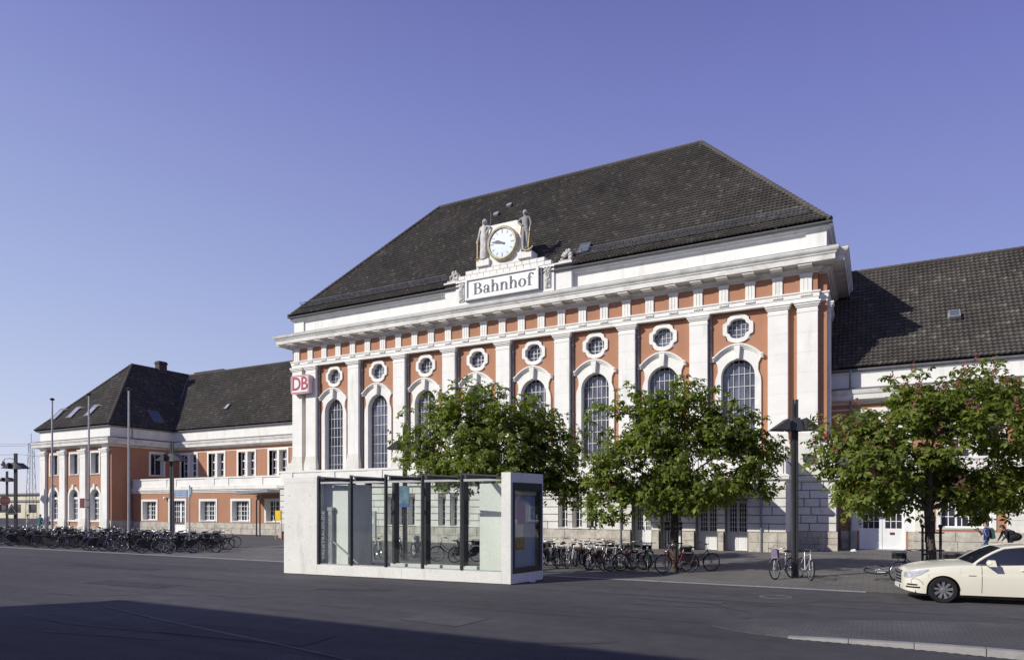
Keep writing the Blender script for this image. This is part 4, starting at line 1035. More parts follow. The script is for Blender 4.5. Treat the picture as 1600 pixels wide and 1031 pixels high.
roof_light('vent_window', 3.85, 45.85, .55, .55, M['galv'], M['glass_roof'], RRF, lambda x, y, h=0: FW(x, y, h + .16))
# ------------------------------------------------------------------ glass stair pavilion on the street
KA, KB, KC, KD = Vector((-18.92, 17.89)), Vector((-9.97, 18.55)), Vector((-9.72, 20.34)), Vector((-18.80, 19.62))
KL = (KB - KA).length; KDP = 1.75
def kq(x, y, z):
    s, t = x / KL, y / KDP
    p = KA * ((1 - s) * (1 - t)) + KB * (s * (1 - t)) + KC * (s * t) + KD * ((1 - s) * t)
    return (p.x, p.y, z)
ki = thing('stair_pavilion', 'low concrete and glass stair pavilion with dark fins standing on the road', 'kiosk', (-14.4, 18.3, 0))
c = MB(kq); c.box(0, 1.485, 0, KDP, -.02, 3.27); c.box(.012, 1.485, .012, KDP - .012, 3.27, 3.282); c.box(0, 1.485, 0, KDP, 3.282, 3.46); c.build('end_block', M['concrete'], ki)
for x_, z_ in ((.25, .5), (1.2, .5), (.25, 1.7), (1.2, 1.7), (.25, 2.8), (1.2, 2.8)): c = MB(kq); c.lathe([(.018, -.001), (.022, -.004)], (x_, 0, z_), 8, 'y'); c.build('formwork_hole', M['galv'], ki)
c = MB(kq)                                                       # right end wall with an opening for the showcase
for a, b, z0, z1 in ((0, .14, 0, 3.48), (KDP - .12, KDP, 0, 3.48), (.14, KDP - .12, 0, .36), (.14, KDP - .12, 3.14, 3.48)): c.box(8.66, KL, a, b, z0 - .02, z1)
c.box(8.66, 8.78, .14, KDP - .12, .36, 3.14)
c.build('end_wall', M['concrete'], ki)
c = MB(kq); c.box(1.495, 5.0, .0, .22, -.02, .385); c.box(5.012, 8.652, .0, .22, -.02, .385); c.build('plinth', M['concrete'], ki); c = MB(kq); c.box(1.495, 8.655, KDP - .2, KDP, -.02, .385); c.build('rear_plinth', M['concrete'], ki)
c = MB(kq); c.box(6.82, 8.655, KDP - .2, KDP - .02, .386, 3.2); c.build('rear_panel', M['concrete'], ki)
FX = [1.56, 2.95, 4.37, 5.80, 7.25, 8.655]
for x in FX[:-1]:
    f = MB(kq); f.box(x - .026, x + .026, -.03, .08, .40, 3.50); f.box(x - .04, x + .04, .2, KDP, 3.24, 3.44); f.build('fin', M['dark_metal'], ki)
c = MB(kq); c.box(1.495, 2.5, .36, 1.5, .0, 3.2); c.build('stair_wall', M['concrete'], ki)
for x in (2.25, 3.42, 4.72, 6.2):
    f = MB(kq); f.box(x - .045, x + .045, KDP - .24, KDP + .02, .386, 3.3); f.build('rear_fin', M['dark_metal'], ki)
for i in range(5):
    x0, x1 = FX[i] + .04, FX[i + 1] - .04
    p = MB(kq); p.add([(x0, .07, .41), (x1, .07, .41), (x1, .07, 3.22), (x0, .07, 3.22)], [(0, 1, 2, 3)]); p.build('glass_pane', M['clear'], ki)
    r = MB(kq)
    def tilt(x): return 3.46 - .09 * (x - x0) / (x1 - x0)
    r.add([(x0, -.06, tilt(x0)), (x1, -.06, tilt(x1)), (x1, KDP, tilt(x1)), (x0, KDP, tilt(x0))], [(0, 1, 2, 3)]); r.build('roof_glass', M['clear'], ki)
    e = MB(kq)
    e.add([(x0, -.09, tilt(x0) - .025), (x1, -.09, tilt(x1) - .025), (x1, -.09, tilt(x1) + .02), (x0, -.09, tilt(x0) + .02), (x0, -.02, tilt(x0) - .025), (x1, -.02, tilt(x1) - .025), (x1, -.02, tilt(x1) + .02), (x0, -.02, tilt(x0) + .02)], [(0, 1, 2, 3), (3, 2, 6, 7), (4, 5, 1, 0), (7, 6, 5, 4)])
    e.build('roof_edge', M['dark_metal'], ki); e = MB(kq); e.box(x0, x1, KDP - .05, KDP + .02, 3.3, 3.4); e.build('rear_rail', M['dark_metal'], ki)
    h = MB(kq); h.box(x0, x1, .03, .11, 3.22, 3.29); h.build('glazing_rail', M['galv'], ki); h = MB(kq); h.box(x0, x1, .03, .11, .386, .42); h.build('sill_rail', M['galv'], ki)
for a, b in ((1.5, 2.15), (2.25, 3.37), (3.47, 4.67), (4.77, 6.15), (6.25, 6.81)):
    p = MB(kq); p.add([(a, KDP - .09, .4), (b, KDP - .09, .4), (b, KDP - .09, 3.2), (a, KDP - .09, 3.2)], [(0, 1, 2, 3)]); p.build('rear_glass', M['clear'], ki)
f = MB(kq); f.box(1.5, 8.65, .23, KDP - .21, -.01, .02); f.build('stair_floor', M['dark_metal'], ki)
r = MB(kq); r.tube([(1.55, .27, 1.45), (3.0, .27, .45)], .022, 6); r.tube([(2.6, .27, .1), (2.6, .27, 1.1)], .018, 6); r.build('handrail', M['galv'], ki)
r = MB(kq); r.box(1.78, 1.92, .22, .34, .02, 2.28); r.box(1.75, 1.95, .2, .35, 2.28, 2.4); r.build('luminaire_post', M['galv'], ki)
tx = text_mb('VALIETRAUDUDE', .2, .004, lambda x, y, z: kq(1.72 - y * .9, .056 - z * .2, 1.42 + x * 1.05), space=1.05); tx.build('lettering', M['galv'], ki)
c = MB(kq); c.box(-.012, KL + .01, -.014, -.001, 0, .028); c.box(KL + .001, KL + .013, -.01, KDP, 0, .026); c.build('mossy_base_line', mat('mossy_dirt', (.05, .052, .038), .95, .4, 5, .6, 30), ki)
# showcase in the end wall
def ke(x, y, z):                                                # x along the end face, y = into the wall
    p = KB + (KC - KB) * (x / KDP); n = (KB - KA).normalized(); q = p - n * y
    return (q.x, q.y, z)
v = MB(ke); v.ring(rect_pts(.10, KDP - .08, .33, 3.17), rect_pts(.2, KDP - .2, .5, 2.93), -.02, .16, .02); S_ = v.build('showcase_frame', M['dark_metal'], ki)
v = MB(ke); v.box(.2, KDP - .2, .155, .16, .5, 2.93); v.build('showcase_back', M['panel_blue'], S_, local=True)
v = MB(ke); v.add([(.2, .01, .5), (KDP - .2, .01, .5), (KDP - .2, .01, 2.93), (.2, .01, 2.93)], [(0, 1, 2, 3)]); v.build('showcase_glass', M['clear'], S_, local=True)
v = MB(ke); v.box(.22, KDP - .22, .10, .15, 2.78, 2.9); v.build('header_strip', M['galv'], S_, local=True)
for lab, nm, a, b, z0, z1, m in (('cream paper sheet in the showcase of the stair pavilion', 'paper_notice', .24, .88, 1.45, 1.85, mat('cream_paper', (.72, .69, .52), .8, .08, 4)),
        ('small white slip above the cream sheet in the showcase', 'paper_notice', .36, .56, 1.87, 2.02, M['sign_white']),
        ('ochre brown poster below the cream sheet in the showcase', 'poster', .34, .96, 1.05, 1.44, mat('ochre_poster', (.32, .22, .06), .7, .4, 9, fine=.3))):
    q = MB(ke); q.box(a, b, .14, .148, z0, z1); tag(q.build(nm, m), lab, 'notice')
pp_ = MB(); pp_.add([(-9.86, 19.55, .01), (-9.72, 19.5, .012), (-9.66, 19.62, .09), (-9.78, 19.7, .07), (-9.6, 19.56, .02)], [(0, 1, 2), (0, 2, 3), (1, 4, 2)]); tag(pp_.build('crumpled_paper', M['sign_white']), 'crumpled white paper on the ground beside the stair pavilion', 'litter')
pp_ = MB(); pp_.add([(-1.3, 41.3, .01), (-1.1, 41.25, .012), (-1.06, 41.45, .14), (-1.25, 41.5, .1), (-.98, 41.38, .02)], [(0, 1, 2), (0, 2, 3), (1, 4, 2)]); tag(pp_.build('crumpled_paper', M['sign_white']), 'crumpled white paper on the ground before the right wing door', 'litter')

# ------------------------------------------------------------------ trees
def leaf_mat(name, cols, trans=.42):
    m = bpy.data.materials.new(name); m.use_nodes = True; nt = m.node_tree; N, L = nt.nodes, nt.links
    b = N['Principled BSDF']; g = N.new('ShaderNodeNewGeometry'); cr = N.new('ShaderNodeValToRGB'); e = cr.color_ramp.elements
    e[0].color = rgb(cols[0]); e[1].color = rgb(cols[-1])
    for i, c in enumerate(cols[1:-1]): q = e.new((i + 1) / (len(cols) - 1)); q.color = rgb(c)
    L.new(g.outputs['Random Per Island'], cr.inputs['Fac']); L.new(cr.outputs['Color'], b.inputs['Base Color'])
    b.inputs['Roughness'].default_value = .5; b.inputs['Specular IOR Level'].default_value = .35
    t = N.new('ShaderNodeBsdfTranslucent'); mu = N.new('ShaderNodeMix'); mu.data_type = 'RGBA'; mu.blend_type = 'MULTIPLY'; mu.inputs['Factor'].default_value = 1
    mu.inputs['B'].default_value = (1.5, 1.6, .6, 1); L.new(cr.outputs['Color'], mu.inputs['A']); L.new(mu.outputs['Result'], t.inputs['Color'])
    mx = N.new('ShaderNodeMixShader'); mx.inputs['Fac'].default_value = trans
    L.new(b.outputs['BSDF'], mx.inputs[1]); L.new(t.outputs['BSDF'], mx.inputs[2]); L.new(mx.outputs['Shader'], N['Material Output'].inputs['Surface'])
    return m
M['leaf'] = leaf_mat('chestnut_leaf', [(.09, .12, .022), (.135, .175, .03), (.175, .22, .036), (.25, .295, .062), (.115, .15, .028)])
M['blossom'] = leaf_mat('red_chestnut_blossom', [(.26, .08, .085), (.34, .12, .115), (.20, .06, .065), (.40, .19, .16)], .25)

def quads_object(name, V, m, parent, shade=False):
    V = np.asarray(V, dtype=np.float32).reshape(-1, 3); n = len(V) // 4
    me = bpy.data.meshes.new(name)
    me.vertices.add(len(V)); me.vertices.foreach_set('co', V.ravel())
    me.loops.add(n * 4); me.loops.foreach_set('vertex_index', np.arange(n * 4, dtype=np.int32))
    me.polygons.add(n); me.polygons.foreach_set('loop_start', np.arange(0, n * 4, 4, dtype=np.int32)); me.polygons.foreach_set('loop_total', np.full(n, 4, dtype=np.int32))
    me.materials.append(m); me.update(calc_edges=True); me.validate()
    o = bpy.data.objects.new(name, me); COL.objects.link(o); o.parent = parent
    return o
LAT, DEP = np.array([.8818, .4716, 0]), np.array([-.4716, .8818, 0])
def unit(a): return a / np.maximum(1e-6, np.linalg.norm(a, axis=-1, keepdims=True))
def chestnut(label, loc, blobs, seed, dens=2.1, blossoms=0.0, trunk_r=.15, lean=(0, 0), fork=2.3):
    g = np.random.default_rng(seed); rs = random.Random(seed)
    root = thing('chestnut_tree', label, 'tree', loc)
    B = []
    for a, z, ra, rz in blobs:
        d = g.uniform(-.35, .35) * ra * 1.6
        B.append((LAT * a + DEP * d + np.array([0, 0, z]), ra, rz))
    tw = []
    for _ in range(len(B) * 3):                                  # small boughs that break the outline
        c, ra, rz = B[g.integers(len(blobs))]; d = unit(g.normal(size=3)) * np.array([1, 1, .9]); r_ = g.uniform(.22, .42)
        q_ = c + d * np.array([ra, ra, rz]) * g.uniform(.95, 1.22)
        if q_[2] > 2.0: B.append((q_, r_, r_ * g.uniform(.8, 1.3)))
    for c, ra, rz in B:
        n = int(4 * PI * (ra * ra * .5 + ra * rz * .5) * dens)
        d = unit(g.normal(size=(n, 3))); r = g.uniform(0, 1, (n, 1)) ** .42
        lump = .96 + .26 * np.sin(d[:, :1] * 5 + seed) * np.cos(d[:, 1:2] * 6 - seed) + .12 * np.sin(d[:, 2:3] * 9)
        p = c + d * r * lump * np.array([ra, ra, rz]); tw.append(p)
    tw = np.concatenate(tw)
    cen = np.array([0, 0, np.mean([b[0][2] for b in B])])
    keep = tw[:, 2] > 1.6; tw = tw[keep]
    # thin out to leave gaps
    k1 = np.sin(tw[:, 0] * 2.3 + seed) + np.sin(tw[:, 1] * 2.6 + 1.7 * seed) + np.sin(tw[:, 2] * 3.1 + .6 * seed)
    tw = tw[(k1 > -1.15) | (g.uniform(0, 1, len(tw)) < .3)]
    K = 11
    ctr = np.repeat(tw, K, axis=0) + g.normal(size=(len(tw) * K, 3)) * np.array([.24, .24, .15])
    n = len(ctr)
    out = unit(ctr - cen); nor = unit(np.array([0, 0, 1.0]) * .75 + out * .55 + g.normal(size=(n, 3)) * .45)
    t = unit(np.cross(nor, g.normal(size=(n, 3)))); b = np.cross(nor, t)
    V = []
    size = g.uniform(.16, .27, (n, 1)) 
    ang0 = g.uniform(0, 2 * PI, (n, 1))
    for k, (dang, sc) in enumerate(((-1.9, .72), (-.95, .92), (0, 1.05), (.95, .92), (1.9, .72))):
        a = ang0 + dang + g.normal(size=(n, 1)) * .12
        d = t * np.cos(a) + b * np.sin(a); droop = g.uniform(.15, .75, (n, 1))
        dd = unit(d - nor * droop); sd = np.cross(dd, nor); sd = unit(sd)
        L_ = size * sc; w = L_ * .24
        p0 = ctr + dd * .015; m_ = ctr + dd * L_ * .62 + nor * .012
        p1 = m_ + sd * w; p2 = ctr + dd * L_ - nor * L_ * .12; p3 = m_ - sd * w
        V.append(np.stack([p0, p1, p2, p3], 1))
    V = np.concatenate(V)
    quads_object('crown', V, M['leaf'], root)
    # trunk with limbs
    tr = MB()
    base = Vector((0, 0, 0)); P = [Vector((0, 0, -.02)), Vector((.02, 0, .5)), Vector((lean[0] * .4, lean[1] * .4, 1.3)), Vector((lean[0], lean[1], fork))]
    rad = [trunk_r * 1.35, trunk_r, trunk_r * .92, trunk_r * .85]
    for i in range(3): tr.tube([P[i], P[i + 1]], rad[i], 10, r1=rad[i + 1], cap=False)
    for k in range(26):
        h = rs.uniform(.1, fork); a = rs.uniform(0, 6.28); x = lean[0] * h / fork
        tr.tube([(x + trunk_r * .93 * math.cos(a), lean[1] * h / fork + trunk_r * .93 * math.sin(a), h), (x + trunk_r * .9 * math.cos(a + .1), lean[1] * h / fork + trunk_r * .9 * math.sin(a + .1), min(fork, h + .4))], .022, 4)
    tr.tube([P[3], P[3] + Vector((.04, .03, 1.2)), P[3] + Vector((-.03, .02, 2.6))], trunk_r * .8, 8, r1=.04)
    for c, ra, rz in B[:len(blobs)]:
        c = Vector(c); hz = max(fork, min(4.6, c.z - .9 - .25 * math.hypot(c.x, c.y))); s0 = Vector((lean[0] * 1.2, lean[1] * 1.2, hz)); mid = s0.lerp(c, .5) + Vector((rs.uniform(-.15, .15), rs.uniform(-.15, .15), .28))
        tr.tube([s0, s0.lerp(mid, .5) + Vector((0, 0, .06)), mid, c], trunk_r * .34, 6, r1=.02)
        for q in range(7):
            e = c + Vector((rs.uniform(-1, 1) * ra, rs.uniform(-1, 1) * ra, rs.uniform(-.7, 1) * rz)) * .8
            if e.z < 2: continue
            s1 = mid.lerp(c, rs.uniform(.2, 1)); tr.tube([s1, s1.lerp(e, .55) + Vector((0, 0, .08)), e], .028, 4, r1=.008)
    tr.build('trunk', M['bark'], root, 50, local=True)
    if blossoms > .003:
        rad_ = np.linalg.norm((tw - cen) / np.array([3.6, 3.6, 2.2]), axis=1); top = tw[(g.uniform(0, 1, len(tw)) < blossoms * (.35 + 1.1 * rad_))]
        W_ = []
        for p in top:
            h = g.uniform(.22, .36); m_ = 26
            z = g.uniform(0, 1, m_); a = g.uniform(0, 2 * PI, m_); r = .085 * (1 - z * .8) + .008
            c = p + np.stack([r * np.cos(a), r * np.sin(a), z * h + .10], 1)
            u = unit(g.normal(size=(m_, 3))); v = unit(np.cross(u, g.normal(size=(m_, 3)))); s = .034
            W_.append(np.stack([c - u * s, c + v * s, c + u * s, c - v * s], 1))
        o = quads_object('blossoms', np.concatenate(W_), M['blossom'], root); o['kind'] = 'stuff'
    return root
def guard(label, loc):
    r = thing('tree_guard', label, 'tree guard', loc)
    for k in range(4):
        a = PI / 4 + k * PI / 2; x, y = .34 * math.cos(a), .34 * math.sin(a)
        p = MB(); p.tube([(x, y, 0), (x, y, 1.75)], .025, 6); p.ball((x, y, 1.8), .05, .05, .06, 8, 5); p.build('post', M['iron'], r, 60, local=True)
    for z in (.45, 1.05, 1.6):
        h = MB(); h.tube([(.34 * math.cos(t), .34 * math.sin(t), z) for t in [2 * PI * i / 20 for i in range(20)]], .016, 5, closed=True); h.build('hoop', M['iron'], r, 60, local=True)
    return r
chestnut('broad green chestnut tree rising behind the glass stair pavilion', (-14.45, 25.3, 0),
    [(0, 6.2, 1.7, 1.25), (-2.1, 6.2, 1.4, 1.05), (1.9, 6.0, 1.4, 1.15), (-3.0, 4.9, 1.15, .9), (-.3, 4.7, 2.3, 1.4), (2.5, 4.5, 1.5, 1.2), (3.2, 3.3, 1.0, .9), (-1.6, 3.9, 1.6, 1.1), (1.2, 3.6, 1.6, 1.0), (3.9, 2.9, .5, .6)], 3, blossoms=.015)
chestnut('green chestnut tree with a slender trunk and leaning bicycle before the entrance doors', (-6.72, 25.35, 0),
    [(.3, 6.25, 1.25, 1.0), (-1.4, 6.0, 1.15, .95), (1.7, 5.6, 1.2, 1.0), (-.3, 4.9, 2.0, 1.3), (2.7, 4.7, 1.25, .95), (-2.0, 4.0, 1.2, .95), (.6, 3.7, 2.0, 1.0), (2.9, 3.4, 1.0, .75), (-2.35, 2.6, .75, .9), (-.4, 2.75, 1.3, .65), (1.3, 2.8, 1.1, .55), (3.6, 4.2, .5, .5)], 8, blossoms=.045, lean=(.05, .1))
chestnut('chestnut tree covered in pinkish red blossoms before the right wing, behind the taxi', (1.5, 25.1, 0),
    [(-.3, 5.85, 1.0, .95), (1.9, 6.0, 1.35, .95), (-1.9, 4.75, 1.2, .75), (-2.8, 4.5, .6, .5), (3.3, 5.3, 1.2, 1.0), (-2.85, 4.15, .85, .8), (0, 4.8, 2.2, 1.3), (2.9, 4.2, 1.5, 1.1), (-2.3, 3.3, 1.15, .85), (.3, 3.3, 1.9, .95), (2.6, 2.95, 1.35, .75), (-2.55, 2.45, .55, .55), (3.9, 3.2, .9, .9), (-.9, 2.7, 1.2, .55), (1.2, 2.7, 1.1, .5)], 5, blossoms=.42, lean=(-.08, 0))
guard('black iron guard round the trunk of the middle chestnut tree', (-6.72, 25.35, 0))
guard('black iron guard round the trunk of the red blossoming tree', (1.5, 25.1, 0))
# ------------------------------------------------------------------ lamps, poles, signs
def lamp_proto():
    r = thing('street_lamp', 'x', 'street lamp')
    for sx in (-.062, .062):
        p = MB(); p.box(sx - .035, sx + .035, -.06, .06, 0, 6.05); p.build('pole', M['lamp_metal'], r, local=True)
    p = MB(); p.box(-.026, .026, -.035, .035, 0, 5.9); p.build('pole_core', M['dark_metal'], r, local=True)
    h = MB(); h.taper((0, 0, 4.98), (0, 0, 5.42), .5, .4, .26, .3); h.build('lamp_head', M['lamp_metal'], r, local=True)
    for s in (-1, 1):
        w = MB(); a, b = .27 * s, .80 * s
        w.add([(a, -.34, 5.40), (b, -.34, 5.02), (a, -.34, 5.0), (a, .34, 5.40), (b, .34, 5.02), (a, .34, 5.0)], [(0, 1, 2), (5, 4, 3), (0, 3, 4, 1), (1, 4, 5, 2), (2, 5, 3, 0)])
        w.build('lamp_wing', M['lamp_metal'], r, local=True)
    b = MB(); b.box(-.14, .14, -.1, .1, 0, .05); b.build('foot', M['lamp_metal'], r, local=True)
    return r
LP = [((-2.47, 25.0), 'tall anthracite twin post lamp between the two right trees, bicycles leaning on it'), ((-18.87, 25.0), 'tall anthracite twin post lamp behind the stair pavilion beside the left tree'),
      ((-35.2, 25.0), 'anthracite twin post lamp before the link wing door with direction signs near it'), ((-51.6, 25.0), 'anthracite twin post lamp at far left carrying a small triangular sign'), ((-78.0, 37.0), 'farthest twin post lamp at the left edge carrying the stop sign')]
lp0 = lamp_proto()
for i, ((x, y), lab) in enumerate(LP):
    o = lp0 if i == 0 else copy_tree(lp0)
    o.location = (x, y, 0); o['label'] = lab; o['group'] = 'winged street lamps along the forecourt'; o.rotation_euler = (0, 0, math.radians(22 if i else 25))
def flagpole():
    r = thing('flagpole', 'x', 'flagpole')
    p = MB(); p.tube([(0, 0, 0), (0, 0, 9.3)], .075, 10, r1=.048); p.build('pole', M['galv'], r, 60, local=True)
    p = MB(); p.lathe([(.05, 9.3), (.14, 9.36), (.14, 9.42), (.03, 9.48)], n=10); p.build('cap', M['dark_metal'], r, 60, local=True)
    p = MB(); p.lathe([(.11, 0), (.11, .6), (.085, .66)], n=10); p.build('sleeve', M['galv'], r, 60, local=True)
    return r
f0 = flagpole()
for i, (px_, lab) in enumerate((((-39.15, 25.0), 'bare grey flagpole, nearest of the three, before the shaded side of the pavilion'), ((-43.16, 25.0), 'bare grey flagpole with the small dark red panel, middle of the three'), ((-47.2, 25.0), 'bare grey flagpole before the left window of the pavilion, leftmost of three'))):
    o = f0 if i == 0 else copy_tree(f0); o.location = (*px_, 0); o['label'] = lab; o['group'] = 'flagpoles before the left pavilion'
rp_ = MB(); rp_.box(-43.85, -43.4, 24.84, 24.88, 2.35, 2.95); PN = tag(rp_.build('warning_panel', M['dull_red']), 'small dark red panel clamped to the middle flagpole', 'sign')
b_ = MB(); b_.box(-43.6, -42.95, 24.86, 24.93, 2.4, 2.44); b_.box(-43.6, -42.95, 24.86, 24.93, 2.85, 2.89); b_.build('bracket', M['iron'], PN)
# direction signs on a thin post
sp = thing('signpost', 'thin grey post with two slim blue grey direction boards before the link wing', 'signpost', (-33.75, 25.05, 0))
p = MB(); p.tube([(0, 0, 0), (0, 0, 3.62)], .035, 8); p.build('post', M['galv'], sp, 60, local=True)
for nm, a, b, z0, z1, m, yy, rz in (('direction_board', -1.05, -.07, 2.95, 3.36, 'panel_blue', -.05, .1), ('direction_board', .06, .70, 3.12, 3.5, 'zinc', .02, -.5)):
    q = MB(); ca, sa = math.cos(rz), math.sin(rz)
    q.T = lambda x, y, z, ca=ca, sa=sa: (x * ca - y * sa, x * sa + y * ca, z)
    q.box(a, b, yy - .02, yy + .02, z0, z1)
    o = q.build(nm, M[m], sp, local=True)
    t = MB(); t.T = q.T
    for k in range(3):
        zz = z1 - .08 - k * .13
        for x0, x1 in ((a + .08, a + .34), (a + .38, a + .5), (a + .54, b - .1)): t.box(x0, max(x0 + .03, x1), yy - .026, yy - .021, zz - .035, zz)
    t.build('lettering', M['panel_light'], o, local=True)
q = MB(); q.box(-.16, .07, -.06, .06, 2.95, 3.4); q.build('head', M['panel_light'], sp, local=True)
# yellow timetable post
yt = thing('timetable_post', 'yellow timetable box on a grey twin post beside the hall corner', 'notice post', (-38.85, 36.2, 0))
q = MB(); q.box(-.28, .28, -.06, .06, 1.45, 2.15); q.build('box', M['yellow'], yt, local=True)
for x in (-.3, .3): q = MB(); q.tube([(x, 0, 0), (x, 0, 2.2)], .03, 6); q.build('post', M['galv'], yt, 60, local=True)
q = MB(); q.lathe([(.2, .0), (.2, .5), (.17, .55)], (.2, .25, 0), 12); tag(q.build('waste_bin', mat('orange_bin_plastic', (.45, .12, .03), .5), None, 60), 'small orange brown waste bin under the yellow timetable box', 'bin'); q = MB(); q.lathe([(.215, .5), (.215, .56), (.16, .6)], (.2, .25, 0), 12); q.build('lid', M['dark_metal'], bpy.data.objects['waste_bin'], 60)
bpy.data.objects['waste_bin'].location = (-38.75, 36.2, 0)
# things seen through the glass
bn = thing('litter_bin', 'grey cylindrical litter bin seen through the pavilion glass', 'bin', (-20.4, 27.9, 0))
q = MB(); q.lathe([(.2, .05), (.21, .9), (.19, .95)], n=16); q.build('body', M['galv'], bn, 50, local=True); q = MB(); q.lathe([(.17, .951), (.17, .97)], n=16); q.build('opening', M['dark_metal'], bn, 50, local=True)
ib = thing('map_board', 'white town map board on two posts seen through the pavilion glass', 'notice board', (-22.9, 27.2, 0))
q = MB(); q.box(-.55, .55, -.05, .05, .95, 2.2); q.build('panel', M['galv'], ib, local=True); q = MB(); q.box(-.48, .48, -.06, -.051, 1.55, 2.12); q.build('map', mat('pale_map_print', (.55, .56, .52), .5, .45, 6, fine=.4), ib, local=True)
for x in (-.5, .5): q = MB(); q.tube([(x, .06, 0), (x, .06, 2.2)], .035, 6); q.build('post', M['dark_metal'], ib, 60, local=True)
ap = thing('lamp_banner', 'blue and green banner hung on the lamp behind the stair pavilion', 'banner', (-18.87, 24.85, 0))
q = MB(); q.box(-.36, .36, -.03, .0, 2.55, 3.35); q.build('cloth', mat('blue_green_print', (.09, .16, .22), .6, .6, 3), ap, local=True); q = MB(); q.box(-.36, .36, -.034, .004, 2.4, 2.55); q.build('blue_border', mat('blue_print', (.04, .10, .32), .6), ap, local=True)
# signs on the far lamps
st = thing('stop_sign', 'dark red octagonal stop sign on the farthest lamp at the left edge', 'road sign', (-77.9, 36.75, 3.05))
o8 = [(.55 * math.cos(PI / 8 + k * PI / 4), .55 * math.sin(PI / 8 + k * PI / 4)) for k in range(8)]
q = MB(); q.prism(o8, -.02, .02); q.build('plate', M['dull_red'], st, local=True)
q = MB(); q.ring([(x * .96, z * .96) for x, z in o8], [(x * .9, z * .9) for x, z in o8], -.024, -.021); q.build('rim', mat('shaded_pink_enamel', (.25, .15, .16), .6), st, local=True)  # shade of the back-lit sign is put into its dull red and pink
tx = text_mb('STOP', .42, .004, lambda x, y, z: (x, -.026 - z, y), bold=.006); tx.build('lettering', bpy.data.materials['shaded_pink_enamel'], st, local=True); st.rotation_euler = (0, 0, .6)
tr = thing('triangular_sign', 'small dark triangular road sign seen from behind on the far left lamp', 'road sign', (-51.6, 24.75, 1.9)); tr.rotation_euler = (0, 0, .6)
q = MB(); q.prism([(-.42, 0), (.42, 0), (0, .74)], -.01, .01); q.build('plate', M['dark_metal'], tr, local=True); q = MB(); q.ring([(-.36, .035), (.36, .035), (0, .66)], [(-.25, .1), (.25, .1), (0, .52)], -.016, -.011); q.build('rim', M['lead'], tr, local=True)
cs = thing('camera_arm', 'white dome camera on a curved arm at the top of the far left lamp', 'camera', (-51.6, 25, 5.6))
q = MB(); q.tube([(0, 0, 0), (-.35, -.2, .12), (-.65, -.35, .08), (-.75, -.4, -.1)], .03, 6); q.build('arm', M['galv'], cs, 60, local=True); q = MB(); q.ball((-.76, -.41, -.25), .15, .15, .18); q.build('dome', M['galv'], cs, 60, local=True)

# ------------------------------------------------------------------ railway ground far left
yw = mat('pale_yellow_wall', (.60, .56, .42), .8, .1, .5, fine=.05)
fb = thing('goods_shed', 'long low pale yellow railway building far left behind the lamps', 'building', (-160, 80, 0))
q = MB(); q.wall(-230, -118, 0, 5.1, 80, [(-226 + 6 * i, -223 + 6 * i, 1.2, 3.0) for i in range(18)], .3); q.box(-230, -118, 80.4, 92, 0, 5.0); q.build('wall', yw, fb)
q = MB(); q.box(-230.5, -117.5, 79.7, 92, 3.55, 3.95); q.box(-231, -117, 79.4, 92.4, 5.1, 5.4); q.build('band', M['zinc'], fb)
for i in range(18): q = MB(); q.box(-226 + 6 * i, -223 + 6 * i, 80.25, 80.28, 1.2, 3.0); q.build('pane', M['glass_small'], fb)
q = MB(); q.box(-150, -138, 79.0, 79.3, 5.6, 8.0); YS = tag(q.build('roof_sign', mat('dull_yellow_board', (.42, .33, .06), .6, .3, .8)), 'dull yellow signboard above the railway building far left', 'sign'); q = MB()
for x in (-149, -144, -139): q.tube([(x, 79.5, 5.3), (x, 79.5, 7.8)], .1, 5)
q.build('support', M['dark_metal'], YS)
q = MB(); q.box(-137.5, -133.5, 79.0, 79.2, 1.8, 4.3); q.build('board', mat('orange_board', (.75, .25, .10), .6), tag(thing('orange_board', 'orange board on the railway building beside the pavilion edge', 'sign', (-135.5, 79, 0)), None, None))
def mast(x, y, h, w0, lab):
    r = thing('lattice_mast', lab, 'mast', (x, y, 0)); q = MB(); n = 14
    for sx in (-1, 1):
        for sy in (-1, 1): q.tube([(sx * w0, sy * w0, 0), (sx * w0 * .45, sy * w0 * .45, h)], .045, 4)
    for k in range(n):
        a, b = h * k / n, h * (k + 1) / n; wa, wb = w0 * (1 - .55 * k / n), w0 * (1 - .55 * (k + 1) / n); s = 1 if k % 2 else -1
        for sy in (-1, 1): q.tube([(-s * wa, sy * wa, a), (s * wb, sy * wb, b)], .024, 3); q.tube([(sy * wa, -s * wa, a), (sy * wb, s * wb, b)], .024, 3)
    q.build('tower', M['lead'], r, local=True); q = MB(); q.box(-w0 * 1.5, w0 * 1.5, -.2, .2, h, h + .15); q.tube([(0, 0, h), (0, 0, h + 2.2)], .05, 4); q.build('head', M['lead'], r, local=True)
mast(-155, 78, 15.5, .75, 'leftmost lattice railway mast against the sky at far left'); mast(-131, 74, 17.0, .9, 'broad lattice railway mast behind the far left lamp'); mast(-150, 92, 20.0, .7, 'slim lattice railway mast just left of the pavilion edge')
fl = thing('floodlight_mast', 'thin floodlight mast with flat top between lamp and pavilion far left', 'mast', (-148, 93.5, 0)); q = MB(); q.tube([(0, 0, 0), (0, 0, 23.5)], .16, 6, r1=.08); q.build('pole', M['lead'], fl, 60, local=True); q = MB(); q.box(-1.5, 1.5, -.3, .3, 23.5, 23.8); q.build('head', M['lead'], fl, local=True)
sgm = thing('signal_mast', 'dark railway signal box on a post above the yellow building', 'signal', (-134, 77, 0)); q = MB(); q.tube([(0, 0, 0), (0, 0, 12.6)], .14, 6); q.build('post', M['dark_metal'], sgm, local=True); q = MB(); q.box(-.6, .6, -.3, .3, 9.4, 12.6); q.build('signal_head', M['dark_metal'], sgm, local=True)
wi = MB()
